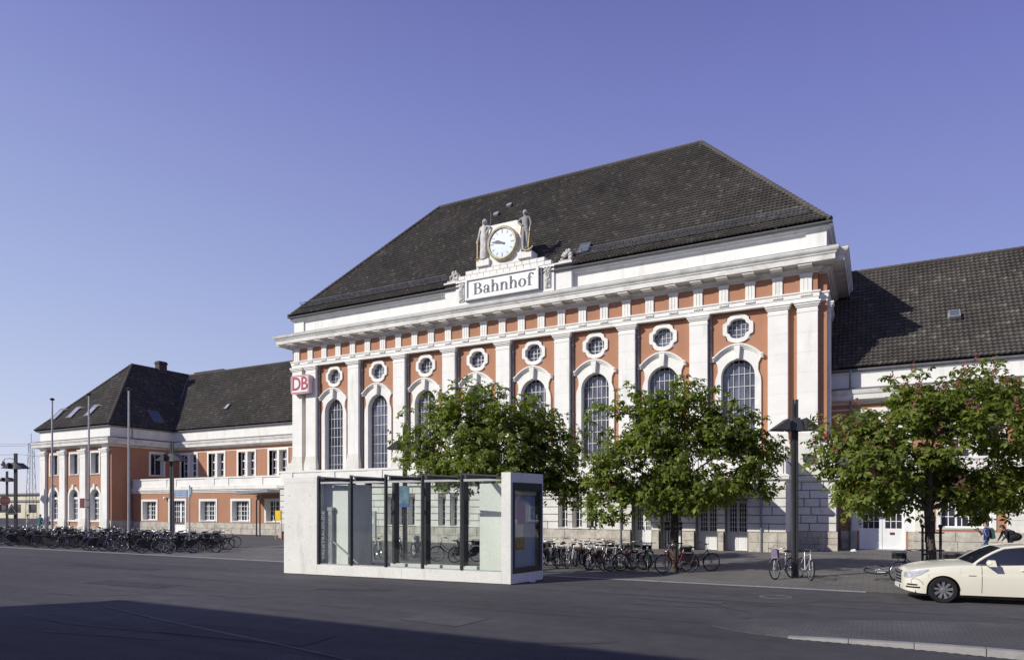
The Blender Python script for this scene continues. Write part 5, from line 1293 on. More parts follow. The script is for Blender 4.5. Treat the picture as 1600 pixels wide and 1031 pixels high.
for z0, z1, y0 in ((15.2, 12.6, 78), (13.2, 11.0, 76), (17, 14, 90)): wi.tube([(-230, y0, z0 + 2), (-155, y0, z0), (-131, y0 - 3, z1), (-100, y0, z1 - .5)], .035, 3)
tag(wi.build('overhead_wire', M['lead']), 'thin overhead railway wires crossing the sky at far left', 'wires')
vn = thing('dark_container', 'dark steel container beside the railway building far left', 'container', (-134, 74, 0)); q = MB(); q.box(-3, 3, -1.2, 1.2, .2, 2.6)
for k in range(20): q.box(-2.9 + k * .3, -2.78 + k * .3, -1.26, -1.2, .3, 2.5)
q.build('body', M['dark_metal'], vn, local=True); q = MB(); q.box(-3.05, 3.05, -1.3, 1.3, 2.6, 2.72); q.build('lid', M['panel_light'], vn, local=True)
# ------------------------------------------------------------------ bicycles
BC = {'black': (.018, .018, .02), 'dark blue': (.02, .035, .10), 'silver': (.45, .45, .46), 'dark red': (.16, .02, .03), 'white': (.62, .62, .6), 'dark green': (.02, .07, .04), 'purple': (.13, .04, .14)}
BM = {k: mat(k.replace(' ', '_') + '_bicycle_paint', v, .35, .06, 5, metal=.3 if k == 'silver' else 0) for k, v in BC.items()}
BM['basket'] = mat('black_wire_basket', (.03, .03, .03), .6)
BM['saddle'] = mat('black_saddle_leather', (.022, .02, .02), .55)
BM['reflector'] = mat('orange_reflector', (.75, .22, .03), .3)
BM['bag'] = mat('faded_violet_bag_cloth', (.19, .15, .22), .9, .2, 8)
_wheel = {}
def wheel_meshes(rimcol):
    if rimcol in _wheel: return _wheel[rimcol]
    w = MB(); w.tube([(.305 * math.cos(t), 0, .305 * math.sin(t)) for t in [2 * PI * i / 28 for i in range(28)]], .014, 5, closed=True)
    for k in range(18):
        t = 2 * PI * k / 18; s = .03 if k % 2 else -.03
        w.tube([(.025 * math.cos(t + .6), s, .025 * math.sin(t + .6)), (.3 * math.cos(t), 0, .3 * math.sin(t))], .0022, 3, cap=False)
    w.lathe([(.02, -.045), (.03, -.03), (.02, 0), (.03, .03), (.02, .045)], n=8, axis='y')
    a = w.build('wheel', M['chrome'] if rimcol == 'silver' else M['lead'], None, 60)
    t_ = MB(); t_.tube([(.325 * math.cos(t), 0, .325 * math.sin(t)) for t in [2 * PI * i / 28 for i in range(28)]], .023, 6, closed=True)
    b = t_.build('tyre', M['black_rubber'], None, 60)
    ma, mb = a.data, b.data; bpy.data.objects.remove(a); bpy.data.objects.remove(b)
    _wheel[rimcol] = (ma, mb); return ma, mb
def bicycle(col, kind, rim='silver', basket=None, guards=True):
    r = thing('bicycle', 'x', 'bicycle')
    f = MB(); BBp = (-.09, 0, .29); ST = (-.24, 0, .76); HT, HB = (.335, 0, .86), (.40, 0, .66); RA = (-.53, 0, .345)
    if kind == 'diamond': f.tube([ST, HT], .016, 6); f.tube([BBp, HB], .018, 6)
    else:
        f.tube([(.39, 0, .70), (.18, 0, .47), (-.02, 0, .36), BBp], .019, 6); f.tube([(.355, 0, .80), (.16, 0, .60), (-.06, 0, .48), (-.18, 0, .50)], .015, 6)
    f.tube([BBp, ST], .016, 6); f.tube([HT, HB], .021, 6)
    for s in (-.055, .055):
        f.tube([(BBp[0], s * .6, BBp[2]), (RA[0], s, RA[2])], .010, 5); f.tube([(ST[0], s * .4, ST[2] - .04), (RA[0], s, RA[2])], .009, 5)
    f.build('frame', BM[col], r, 60, local=True)
    if kind == 'city':
        g_ = MB(); pts = [(-.60, .30), (-.60, .40), (-.50, .42), (-.05, .40), (.02, .36), (.02, .22), (-.05, .18), (-.5, .26)]; g_.prism(pts, -.075, -.055); g_.build('chain_guard', BM['saddle'], r, local=True)
        g_ = MB()
        for sy in (-.062, .062):
            a_ = [(-.53 + .33 * math.cos(t), .345 + .33 * math.sin(t)) for t in [math.radians(20 + 120 * i / 10) for i in range(11)]]
            g_.add([(-.53, sy, .36)] + [(x, sy, z) for x, z in a_], [(0, i, i + 1) for i in range(1, 11)])
        g_.build('skirt_guard', BM['saddle'], r, local=True)
    k = MB()
    for s in (-.05, .05): k.tube([(.41, s, .64), (.47, s, .48), (.53, s, .345)], .011, 5, r1=.008)
    k.tube([(.405, -.05, .645), (.405, .05, .645)], .014, 5); k.build('fork', BM[col], r, 60, local=True)
    h = MB(); h.tube([HT, (.315, 0, 1.0)], .013, 6)
    if kind == 'diamond': h.tube([(.30, -.29, 1.03), (.34, -.1, 1.0), (.34, .1, 1.0), (.30, .29, 1.03)], .011, 6)
    else: h.tube([(.08, -.29, 1.04), (.26, -.26, 1.07), (.35, -.1, 1.03), (.35, .1, 1.03), (.26, .26, 1.07), (.08, .29, 1.04)], .011, 6)
    H = h.build('handlebar', M['chrome'], r, 60, local=True)
    g = MB()
    for s in (-1, 1):
        if kind == 'diamond': g.tube([(.315, s * .2, 1.02), (.30, s * .3, 1.03)], .017, 6)
        else: g.tube([(.2, s * .27, 1.06), (.07, s * .29, 1.038)], .017, 6)
    g.build('grip', BM['saddle'], H, 60, local=True)
    s = MB(); s.tube([ST, (-.275, 0, .88)], .013, 6); s.build('seat_post', M['chrome'], r, 60, local=True)
    s = MB(); s.ball((-.32, 0, .915), .12, .085, .035, 10, 6); s.ball((-.2, 0, .915), .10, .035, .028, 8, 5); s.build('saddle', BM['saddle'], r, 60, local=True)
    c = MB(); c.lathe([(.0, .04), (.085, .045), (.088, .05), (.0, .055)], BBp, 14, 'y'); c.tube([BBp, (-.09, -.055, .29), (.03, -.07, .17)], .009, 5); c.tube([BBp, (-.09, .055, .29), (-.21, .07, .41)], .009, 5)
    c.box(-.02, .08, -.16, -.07, .155, .18); c.box(-.26, -.16, .07, .16, .40, .425); c.tube([(-.09, .05, .375), (-.53, .05, .385)], .006, 4); c.tube([(-.09, .05, .205), (-.53, .05, .305)], .006, 4)
    c.build('crankset', M['lead'], r, 60, local=True)
    wa, wb = wheel_meshes(rim)
    for x in (-.53, .53):
        o = bpy.data.objects.new('wheel', wa); COL.objects.link(o); o.parent = r; o.location = (x, 0, .345)
        t = bpy.data.objects.new('tyre', wb); COL.objects.link(t); t.parent = o
    if guards:
        for x, a0, a1 in ((-.53, 15, 190), (.53, 40, 185)):
            m = MB(); pts = [(x + .36 * math.cos(math.radians(a)), .345 + .36 * math.sin(math.radians(a))) for a in [a0 + (a1 - a0) * i / 12 for i in range(13)]]
            for (xa, za), (xb, zb) in zip(pts, pts[1:]): m.add([(xa, -.028, za), (xa, .028, za), (xb, .028, zb), (xb, -.028, zb)], [(0, 1, 2, 3)])
            m.build('mudguard', BM[col] if col != 'silver' else M['chrome'], r, 60, local=True)
        c = MB()
        for sy in (-.06, .06): c.tube([(-.29, sy, .74), (-.72, sy, .74), (-.54, sy, .35)], .007, 4)
        c.box(-.70, -.32, -.05, .05, .745, .755)
        for x in (-.35, -.5, -.65): c.tube([(x, -.06, .74), (x, .06, .74)], .006, 4)
        c.build('carrier', M['lead'], r, 60, local=True)
        l = MB(); l.box(-.74, -.72, -.05, .05, .64, .70); l.build('rear_light', M['dull_red'], r, local=True)
        l = MB(); l.ball((.44, 0, .80), .035, .045, .045, 8, 5); l.build('headlamp', M['chrome'], r, 60, local=True)
    if basket:
        b = MB(); x0, x1, z0, z1 = (.40, .70, .78, 1.0) if basket == 'front' else (-.70, -.36, .75, .98)
        for z in (z0, (z0 + z1) / 2, z1): b.tube([(x0, -.17, z), (x1, -.17, z), (x1, .17, z), (x0, .17, z)], .006, 4, closed=True)
        for i in range(8):
            for y in (-.17, .17): x = x0 + (x1 - x0) * i / 7; b.tube([(x, y, z0), (x, y, z1)], .004, 3)
            for x in (x0, x1): y = -.17 + .34 * i / 7; b.tube([(x, y, z0), (x, y, z1)], .004, 3)
        b.box(x0 + .01, x1 - .01, -.16, .16, z0, z0 + .17)
        b.build('basket', BM['basket'], r, local=True)
    return r
protos = {}
specs = {'a': ('black', 'city', 'silver', None, True), 'b': ('black', 'diamond', 'dark', None, True), 'c': ('dark blue', 'city', 'silver', 'front', True), 'd': ('silver', 'diamond', 'silver', None, True),
         'e': ('dark red', 'city', 'silver', None, True), 'f': ('black', 'city', 'dark', 'rear', True), 'g': ('white', 'diamond', 'silver', None, False), 'h': ('dark green', 'city', 'silver', 'rear', True), 'i': ('purple', 'diamond', 'dark', None, False)}
def bike(key, x, y, deg, label, lean=0.0, group='bicycles parked on the forecourt', z=.004, tilt=None):
    if key not in protos: protos[key] = bicycle(*specs[key]); o = protos[key]
    else: o = copy_tree(protos[key])
    o.location = (x, y, z); o.rotation_euler = (math.radians(lean), 0, math.radians(deg)) if tilt is None else tilt
    o['label'] = label; o['group'] = group
    return o
# single ones near the trees and lamp
bike('e', -6.48, 24.86, -138.5, 'dark red bicycle with silver front fork leaning on the middle chestnut trunk', -3, 'bicycles leaning on trees and lamp')
bike('f', -5.9, 25.75, 40, 'black bicycle with rear basket standing behind the middle chestnut trunk', 4, 'bicycles leaning on trees and lamp')
q = bike('d', -2.78, 24.55, -112, 'silver bicycle with a violet bag leaning left of the lamp between the right trees', 4, 'bicycles leaning on trees and lamp')
bg_ = MB(); bg_.taper((.44, 0, .70), (.42, 0, .98), .12, .24, .15, .2); bg_.ball((.42, 0, .97), .075, .1, .06, 8, 5)
BG = tag(bg_.build('cloth_bag', BM['bag'], None, 60), 'faded violet cloth bag hung on the silver bicycle at the lamp', 'bag'); BG.location = q.location; BG.rotation_euler = q.rotation_euler
sd = MB(); sd.tube([(.42, -.1, 1.04), (.36, -.05, 1.12), (.36, .05, 1.12), (.42, .1, 1.04)], .012, 5); sd.build('strap', BM['bag'], BG, local=True)
bike('g', -2.12, 24.72, -68, 'white bicycle without mudguards leaning right of the lamp between the right trees', -4, 'bicycles leaning on trees and lamp')
rot = (Matrix.Rotation(math.radians(14), 3, 'Z') @ Matrix.Rotation(math.radians(-80), 3, 'X')).to_euler()
_k = copy_tree(protos['d']) ; _k.location = (.55, 25.0, .26); _k.rotation_euler = rot; _k['label'] = 'silver bicycle fallen flat on the paving before the taxi bonnet'; _k['group'] = 'bicycles leaning on trees and lamp'
bike('c', 1.15, 24.95, 200, 'dark blue bicycle with front basket left of the red blossoming tree guard', 5, 'bicycles leaning on trees and lamp')
bike('f', 2.55, 25.35, 20, 'black bicycle with rear basket right of the red blossoming tree guard', -4, 'bicycles leaning on trees and lamp')
# row between pavilion and middle tree
row = [('a', -12.3, 25.0, -98, 'black city bicycle nearest the right end of the stair pavilion'), ('c', -11.75, 25.05, -104, 'dark blue bicycle with front basket just right of the stair pavilion'), ('b', -11.15, 24.95, -80, 'black sports bicycle third from the stair pavilion'),
       ('d', -10.75, 25.1, -84, 'silver bicycle fourth from the stair pavilion'), ('a', -10.2, 25.3, -60, 'black city bicycle right end of the first cluster beside the stair pavilion'),
       ('e', -9.45, 24.8, -112, 'dark red bicycle at the left of the second cluster before the chestnut'), ('g', -8.95, 24.85, -106, 'white bicycle in the second cluster before the chestnut'), ('i', -8.55, 24.75, -122, 'purple sports bicycle in the second cluster before the chestnut'),
       ('b', -8.15, 24.9, -128, 'black sports bicycle in the second cluster before the chestnut'), ('h', -7.75, 25.45, -70, 'dark green bicycle with rear basket at the right of the second cluster'),
       ('f', -12.1, 26.1, 95, 'black bicycle with rear basket behind the first cluster beside the pavilion'), ('a', -11.5, 26.3, 80, 'black city bicycle behind the first cluster, facing the building'), ('b', -10.9, 26.2, 105, 'black sports bicycle behind the first cluster, facing the building'), ('c', -10.1, 26.3, 50, 'dark blue bicycle behind the first cluster, turned to the right'),
       ('a', -9.3, 26.0, 84, 'black city bicycle behind the second cluster on its left'), ('f', -8.7, 26.1, 98, 'black bicycle with rear basket behind the second cluster'), ('b', -8.2, 26.0, 70, 'black sports bicycle behind the second cluster on its right'), ('a', -9.75, 24.9, -92, 'black city bicycle between the first and second cluster')]
for i, (k, x, y, d, lab) in enumerate(row): bike(k, x, y, d, lab, rnd.uniform(-7, 7), 'bicycles in the row right of the stair pavilion')
see = [('d', -20.7, 25.35, -62, 'silver bicycle seen through the second glass bay of the pavilion'), ('a', -20.0, 26.2, -50, 'black bicycle seen behind the silver one through the pavilion glass'), ('b', -18.9, 26.0, -35, 'black sports bicycle seen through the third glass bay'),
       ('f', -16.7, 25.3, -150, 'black bicycle with rear basket seen through the fourth glass bay'), ('h', -15.75, 25.2, -120, 'dark green bicycle seen through the last clear glass bay')]
for k, x, y, d, lab in see: bike(k, x, y, d, lab, rnd.uniform(-5, 5), 'bicycles seen through the stair pavilion')
# crowded rack at the left
keys = ['a', 'b', 'a', 'f', 'b', 'c', 'a', 'h', 'b', 'a', 'i', 'f', 'a', 'b']
CN = {k: v[0] for k, v in specs.items()}
n = 0
for r_, (y0, xa, xb, st) in enumerate(((23.0, -50.2, -31.5, .80), (24.3, -52.5, -30.6, .72), (25.9, -55.5, -31.2, .80), (27.6, -58, -34, 1.0))):
    x = xa
    while x < xb:
        k = keys[(n * 5 + r_) % len(keys)]; n += 1
        if rnd.random() < .09: x += st; continue
        d = rnd.choice((58, 62, 52, -122, -118, 75, 40)) + rnd.uniform(-9, 9)
        lab = '%s bicycle tightly parked in the %s row of the crowded left rack' % (CN[k], ('front', 'second', 'third', 'rear')[r_])
        bike(k, x + rnd.uniform(-.15, .15), y0 + rnd.uniform(-.3, .3) + (.35 if x < -44 and r_ == 0 else 0), d, lab, rnd.uniform(-8, 8), 'bicycles in the crowded rack before the left wing, %s %s' % (('front', 'second', 'third', 'rear')[r_], CN[k]))
        x += st * rnd.uniform(.8, 1.2)
bike('d', -33.2, 23.75, 35, 'silver bicycle with pale wheels standing out at the front of the crowded rack', 4, 'bicycles at the right end of the crowded rack')
bike('f', -31.3, 24.3, 10, 'black bicycle with rear basket on its kickstand at the right end of the rack', 3, 'bicycles at the right end of the crowded rack')

# ------------------------------------------------------------------ taxi
car = thing('taxi', 'cream taxi saloon parked at the kerb, cut by the right frame edge', 'car', (2.92, 21.3, 0), math.radians(188))
CREAM = mat('cream_car_paint', (.82, .79, .66), .22, .02, 2, coat=.6); TRIM = mat('black_car_trim', (.015, .015, .017), .4)
XS = [-2.46, -2.44, -2.40, -2.3, -2.0, -1.5, -.5, .5, 1.3, 1.8, 2.08, 2.24, 2.34, 2.40, 2.44, 2.455]
WS = [0, .35, .6, .78, .88, .92, .93, .93, .925, .905, .865, .80, .70, .56, .34, 0]
SX = [-2.46, -2.3, -2.0, -1.5, -.5, .3, .8, 1.2, 1.7, 2.05, 2.25, 2.38, 2.455]; SZ = [.86, 1.0, 1.06, 1.065, 1.02, .985, .965, .945, .90, .845, .785, .72, .66]
CX = [-2.46, -2.3, -2.0, -1.5, 0, .8, 1.2, 1.7, 2.05, 2.25, 2.38, 2.455]; CZ = [.90, 1.06, 1.11, 1.12, 1.05, 1.06, 1.045, .985, .925, .86, .79, .68]
def smooth_interp(x, X, Y):
    i = max(0, min(len(X) - 2, int(np.searchsorted(X, x) - 1))); h = X[i + 1] - X[i]; t = min(1, max(0, (x - X[i]) / h))
    def sl(j):
        if j <= 0 or j >= len(X) - 1: return (Y[1] - Y[0]) / (X[1] - X[0]) if j <= 0 else (Y[-1] - Y[-2]) / (X[-1] - X[-2])
        a, b = (Y[j] - Y[j - 1]) / (X[j] - X[j - 1]), (Y[j + 1] - Y[j]) / (X[j + 1] - X[j]); return 0 if a * b <= 0 else 2 * a * b / (a + b)
    m0, m1 = sl(i), sl(i + 1)
    return Y[i] * (2 * t**3 - 3 * t**2 + 1) + h * m0 * (t**3 - 2 * t**2 + t) + Y[i + 1] * (-2 * t**3 + 3 * t**2) + h * m1 * (t**3 - t**2)
AX_ = (1.6, -1.27); RA_ = .365; AZ = .325
def zlow(x):
    z = .215 + .07 * max(0, (x - 1.95) / .5) ** 2 + .12 * max(0, (-1.7 - x) / .7) ** 2
    for a in AX_:
        if abs(x - a) < RA_: z = max(z, AZ + math.sqrt(RA_ ** 2 - (x - a) ** 2))
    return z
def gy(t): return .955 + .045 * math.sin(min(1, t / .55) * PI / 2) - (.05 * max(0, (t - .6) / .4) ** 2)
def surf(x, z):
    sh = smooth_interp(x, SX, SZ); t = (z - .215) / (sh - .215); crease = -.006 if .70 < t < .74 else 0
    return smooth_interp(x, XS, WS) * gy(max(0, min(1, t))) + crease
st = sorted(set([round(-2.46 + .06 * i, 3) for i in range(82)] + [round(a + RA_ * math.cos(t), 4) for a in AX_ for t in [PI * i / 24 for i in range(25)]] + [2.40, 2.425, 2.44, 2.45, 2.455, -2.44, -2.455]))
st = [x for x in st if -2.46 <= x <= 2.455]
TT = [0, .1, .22, .34, .46, .58, .66, .71, .73, .82, .92, 1.0]; UU = [.06, .14, .28, .45, .65, .82, 1.0]
b = MB(); rows = []
for x in st:
    sh = smooth_interp(x, SX, SZ); zc = smooth_interp(x, CX, CZ); lo = min(zlow(x), sh - .02); col = []
    for t in TT: z = lo + (sh - lo) * t; col.append((surf(x, z), z))
    ys = col[-1][0]
    for u in UU: col.append((ys * (1 - u), sh + (zc - sh) * math.sin(u * PI / 2) ** .75))
    rows.append([(x, y, z) for y, z in col] + [(x, -y, z) for y, z in col[-2::-1]])
m = len(rows[0]); vs = [p for r in rows for p in r]
b.add(vs, [(i * m + j, (i + 1) * m + j, (i + 1) * m + j + 1, i * m + j + 1) for i in range(len(rows) - 1) for j in range(m - 1)])
body = b.build('body', CREAM, car, 38, local=True)
und = MB(); und.box(-2.2, 2.2, -.80, .80, .17, .40); und.build('underbody', TRIM, body, local=True)
for a in AX_:
    l = MB()
    for s in (-1, 1):
        pts = [(a + RA_ * math.cos(t), AZ + RA_ * math.sin(t)) for t in [PI * i / 16 for i in range(17)]]
        for (xa, za), (xb, zb) in zip(pts, pts[1:]): l.add([(xa, s * .915, za), (xb, s * .915, zb), (xb, s * .55, zb), (xa, s * .55, za)], [(0, 1, 2, 3)])
        l.add([(x, s * .56, z) for x, z in pts], [tuple(range(17))])
    l.build('wheel_arch', TRIM, body, local=True)
# cabin
def belt(x): return smooth_interp(x, SX, SZ)
RAILX = [-1.72, -1.35, -.9, -.4, 0, .25]; RAILZ = [1.19, 1.33, 1.42, 1.445, 1.42, 1.375]; RAILY = [.64, .62, .61, .61, .60, .585]
def rail(x): return smooth_interp(x, RAILX, RAILY), smooth_interp(x, RAILX, RAILZ)
rfm = MB(); rr_ = []
for i in range(25):
    x = .25 - (.25 + 1.35) * i / 24; y, z = rail(x); rr_.append([(x + .10 * (1 - (v) ** 2) * max(0, (x - 0) / .25), y * v, z + .045 * (1 - v * v)) for v in [1 - 2 * k / 12 for k in range(13)]])
rfm.add([p for r in rr_ for p in r], [(i * 13 + j, (i + 1) * 13 + j, (i + 1) * 13 + j + 1, i * 13 + j + 1) for i in range(24) for j in range(12)])
RFo = rfm.build('roof_panel', CREAM, car, 50, local=True)
ws = MB(); g0 = []
for i in range(9):
    t = i / 8; row_ = []
    for k in range(13):
        v = 1 - 2 * k / 12; yb, yt = .77, .58; xb = .92 + .16 * (1 - v * v); xt = .25 + .10 * (1 - v * v); zb = .985 + .06 * (1 - v * v); zt = 1.37 + .045 * (1 - v * v)
        row_.append((xb + (xt - xb) * t, (yb + (yt - yb) * t) * v, zb + (zt - zb) * t + .035 * math.sin(PI * t)))
    g0.append(row_)
ws.add([p for r in g0 for p in r], [(i * 13 + j, (i + 1) * 13 + j, (i + 1) * 13 + j + 1, i * 13 + j + 1) for i in range(8) for j in range(12)])
ws.build('windscreen', M['glass_car'], car, 60, local=True)
rw_ = MB(); g1 = []
for i in range(7):
    t = i / 6; row_ = []
    for k in range(13):
        v = 1 - 2 * k / 12; row_.append((-1.35 - .62 * t - .06 * (1 - v * v), (.60 + .12 * t) * v, 1.335 + .045 * (1 - v * v) - (.25) * t))
    g1.append(row_)
rw_.add([p for r in g1 for p in r], [(i * 13 + j, (i + 1) * 13 + j, (i + 1) * 13 + j + 1, i * 13 + j + 1) for i in range(6) for j in range(12)])
rw_.build('rear_window', M['glass_car'], car, 60, local=True)
for s in (-1, 1):
    sg_ = MB(); n_ = 30; lo, hi = [], []
    for i in range(n_ + 1):
        x = .88 - (2.5) * i / n_; zb = belt(x) - .01; yb = surf(x, zb) - .02
        if x > .25: t = (.92 - x) / .67; yr, zr_ = .77 + (.585 - .77) * t, .985 + (1.375 - .985) * t + .03 * math.sin(PI * t)
        else: yr, zr_ = rail(max(x, -1.72))
        lo.append((x, s * yb, zb)); hi.append((x, s * (yr + .004), max(zr_, zb + .001)))
    sg_.add(lo + hi, [(i, i + 1, n_ + 2 + i, n_ + 1 + i) for i in range(n_)])
    sg_.build('side_window', M['glass_car'], car, 60, local=True)
    p = MB(); pts = [(.93, s * .785, .965)] + [(.92 - .67 * t, s * (.775 + (.59 - .775) * t), .985 + .39 * t + .03 * math.sin(PI * t)) for t in (.2, .4, .6, .8, 1)]
    pts += [(x, s * (rail(x)[0] + .008), rail(x)[1] - .004) for x in (.1, -.1, -.4, -.8, -1.1, -1.35, -1.6)]
    p.tube(pts, .035, 8); p.build('roof_rail', CREAM, RFo, 60, local=True)
    c = MB(); c.add([(-1.12, s * (rail(-1.12)[0] + .016), rail(-1.12)[1] - .01), (-1.72, s * .66, 1.17), (-1.95, s * .80, 1.04), (-1.42, s * (surf(-1.42, 1.05)), 1.05), (-1.28, s * .74, 1.21)], [(0, 1, 2, 3, 4)]); c.build('rear_pillar', CREAM, RFo, local=True)
    d = MB()
    for x0 in (.78, -.33, -1.3):
        for k in range(10):
            za, zb = .28 + (belt(x0) - .30) * k / 10, .28 + (belt(x0) - .30) * (k + 1) / 10
            if x0 < -1 and za < .72: continue
            d.add([(x0 - .006, s * (surf(x0, za) + .0025), za), (x0 + .006, s * (surf(x0, za) + .0025), za), (x0 + .006, s * (surf(x0, zb) + .0025), zb), (x0 - .006, s * (surf(x0, zb) + .0025), zb)], [(0, 1, 2, 3)])
    d.build('door_seam', TRIM, body, local=True)
    d = MB(); n_ = 40
    for i in range(n_):
        xa, xb = .90 - 2.5 * i / n_, .90 - 2.5 * (i + 1) / n_
        d.tube([(xa, s * (surf(xa, belt(xa)) + .0), belt(xa) - .004), (xb, s * (surf(xb, belt(xb)) + .0), belt(xb) - .004)], .011, 4, cap=False)
    d.build('window_trim', TRIM, body, local=True)
    pb = MB(); pb.tube([(-.33, s * (surf(-.33, 1.0) - .01), 1.0), (-.40, s * .66, 1.28), (-.42, s * .617, 1.42)], .03, 5); pb.build('door_pillar', TRIM, RFo, local=True)
    for x0 in (-.12, -1.1):
        h = MB(); h.tube([(x0 - .11, s * (surf(x0, .86) - .01), .86), (x0 - .08, s * (surf(x0, .86) + .03), .865), (x0 + .08, s * (surf(x0, .86) + .03), .865), (x0 + .11, s * (surf(x0, .86) - .01), .86)], .014, 6); h.build('door_handle', CREAM, body, 60, local=True)
    mi_ = MB(); mi_.taper((.60, s * 1.03, .955), (.61, s * 1.02, 1.11), .15, .25, .10, .21); mi_.ball((.65, s * 1.03, 1.03), .07, .125, .075, 12, 8); Mo = mi_.build('mirror', CREAM, car, 60, local=True)
    mi_ = MB(); mi_.tube([(.66, s * .86, .965), (.62, s * .98, .985)], .03, 6); mi_.ball((.585, s * 1.03, .985), .08, .12, .06, 10, 6); mi_.build('mirror_base', TRIM, Mo, 60, local=True)
    hl = MB(); nx, nz = 14, 5; gp = []
    for i in range(nx + 1):
        x = 1.90 + (2.405 - 1.90) * i / nx; t = i / nx
        zl = .80 - .20 * min(1, t * 1.5) + .0; zh = .835 - .105 * t ** 1.3
        zl = min(zl, zh - .005)
        for j in range(nz + 1): z = zl + (zh - zl) * j / nz; gp.append((x + .006 * t, s * (surf(x, z) + .006), z))
    hl.add(gp, [(i * (nz + 1) + j, (i + 1) * (nz + 1) + j, (i + 1) * (nz + 1) + j + 1, i * (nz + 1) + j + 1) for i in range(nx) for j in range(nz)])
    HL = hl.build('headlight', mat('headlamp_glass', (.55, .56, .6), .08, .35, 9, metal=.2, coat=1), car, 60, local=True)
    fg = MB()
    for z0, z1, xa, xb in ((.41, .45, 2.16, 2.36), (.345, .385, 2.10, 2.38)):
        gp = []
        for i in range(9):
            x = xa + (xb - xa) * i / 8
            for z in (z0, z1): gp.append((x, s * (surf(x, z) + .005), z))
        fg.add(gp, [(2 * i, 2 * i + 2, 2 * i + 3, 2 * i + 1) for i in range(8)])
    fg.build('bumper_slot', TRIM, body, local=True)
    ar = MB(); pts = []
    for x, z in ((2.28, .45), (2.285, .54), (2.25, .58), (2.18, .585), (2.12, .56), (2.06, .50), (2.03, .44)): pts.append((x, s * (surf(x, z) + .001), z))
    ar.tube(pts, .007, 4); ar.build('bumper_crease', M['lead'], body, local=True)
    lt_ = MB(); gp = []
    for i in range(9):
        x = -2.42 + .35 * i / 8
        for z in (.78, .92): gp.append((x, s * (surf(x, z) + .006), z))
    lt_.add(gp, [(2 * i, 2 * i + 2, 2 * i + 3, 2 * i + 1) for i in range(8)]); lt_.build('tail_light', M['red'], car, local=True)
def nose_x(y):
    y = abs(y)
    return float(np.interp(y, WS[:8:-1], XS[:8:-1]))
gr = MB(); gp = []
ysg = [-.36 + .72 * i / 12 for i in range(13)]
for y in ysg:
    for z in (.43, .55, .68, .76): gp.append((nose_x(abs(y) + .0) + .012 - (.03 if z > .7 else 0), y, z))
gr.add(gp, [(i * 4 + j, (i + 1) * 4 + j, (i + 1) * 4 + j + 1, i * 4 + j + 1) for i in range(12) for j in range(3)]); GR = gr.build('grille', TRIM, car, local=True)
gc = MB()
for z in (.48, .56, .64, .72): gc.tube([(nose_x(y) + .02 - (.025 if z > .7 else 0), y, z) for y in ysg], .010, 5)
gc.build('grille_bar', M['chrome'], GR, 60, local=True)
lp_ = MB(); lp_.box(2.475, 2.485, -.26, .26, .30, .41); lp_.build('number_plate', M['sign_white'], car, local=True)
ti = MB(); ti.box(.90, 1.06, surf(1.0, .70) - .005, surf(1.0, .70) + .006, .695, .715); ti.build('side_badge', M['lead'], body, local=True)
for a in AX_:
    for s in (-1, 1):
        w = MB(); w.lathe([(.215, -.10), (.30, -.105), (.322, -.08), (.325, 0), (.322, .08), (.30, .105), (.215, .10)], (a, s * .815, AZ), 32, 'y', False); WH = w.build('wheel', M['black_rubber'], car, 50, local=True)
        r = MB(); r.lathe([(.212, .0), (.222, s * .1)], (a, s * .815, AZ), 32, 'y', False)
        for k in range(9):
            t = 2 * PI * k / 9 + .2; d1 = Vector((math.cos(t), 0, math.sin(t))); d2 = Vector((-math.sin(t), 0, math.cos(t))); cc = Vector((a, s * .815, AZ)); o = Vector((0, s * .085, 0)); o2 = Vector((0, s * .05, 0))
            q = [cc + d1 * .045 - d2 * .02 + o * .8, cc + d1 * .045 + d2 * .02 + o * .8, cc + d1 * .215 + d2 * .036 + o, cc + d1 * .215 - d2 * .036 + o]
            r.add(q + [v - o2 for v in q], [(0, 1, 2, 3), (0, 3, 7, 4), (1, 5, 6, 2), (2, 6, 7, 3)])
        r.lathe([(0, s * .09), (.05, s * .085), (.06, s * .05)], (a, s * .815, AZ), 16, 'y')
        r.build('rim', mat('alloy_rim', (.42, .42, .43), .35, .1, 6, metal=.7), WH, 40, local=True)
        bk = MB(); bk.lathe([(0, s * .01), (.213, s * .01)], (a, s * .815, AZ), 24, 'y', False); bk.build('brake_disc', M['iron'], WH, local=True)
# ------------------------------------------------------------------ figures (people and statues) grown with a skin modifier
def figure(name, J, E_, mats, parent, region=None, sub=2, local=True):
    """J: joint -> (x, y, z, radius); E_: pairs of joints; region(co) -> material slot"""
    ks = list(J); me = bpy.data.meshes.new(name)
    me.from_pydata([J[k][:3] for k in ks], [(ks.index(a), ks.index(b)) for a, b in E_], [])
    o = bpy.data.objects.new(name, me); COL.objects.link(o)
    o.modifiers.new('skin', 'SKIN').use_smooth_shade = True
    for i, k in enumerate(ks):
        sv = me.skin_vertices[0].data[i]; r = J[k][3]; sv.radius = r if isinstance(r, tuple) else (r, r); sv.use_root = (i == 0)
    ss = o.modifiers.new('sub', 'SUBSURF'); ss.levels = sub; ss.render_levels = sub
    dg = bpy.context.evaluated_depsgraph_get(); dg.update()
    nm = bpy.data.meshes.new_from_object(o.evaluated_get(dg)); nm.name = name
    o.modifiers.clear(); o.data = nm
    nm.materials.clear()
    for m in mats: nm.materials.append(m)
    if region:
        for p in nm.polygons: p.material_index = region(p.center)
    nm.polygons.foreach_set('use_smooth', [True] * len(nm.polygons))
    o.parent = parent
    return o
def lerp3(a, b, t): return tuple(a[i] + (b[i] - a[i]) * t for i in range(3))
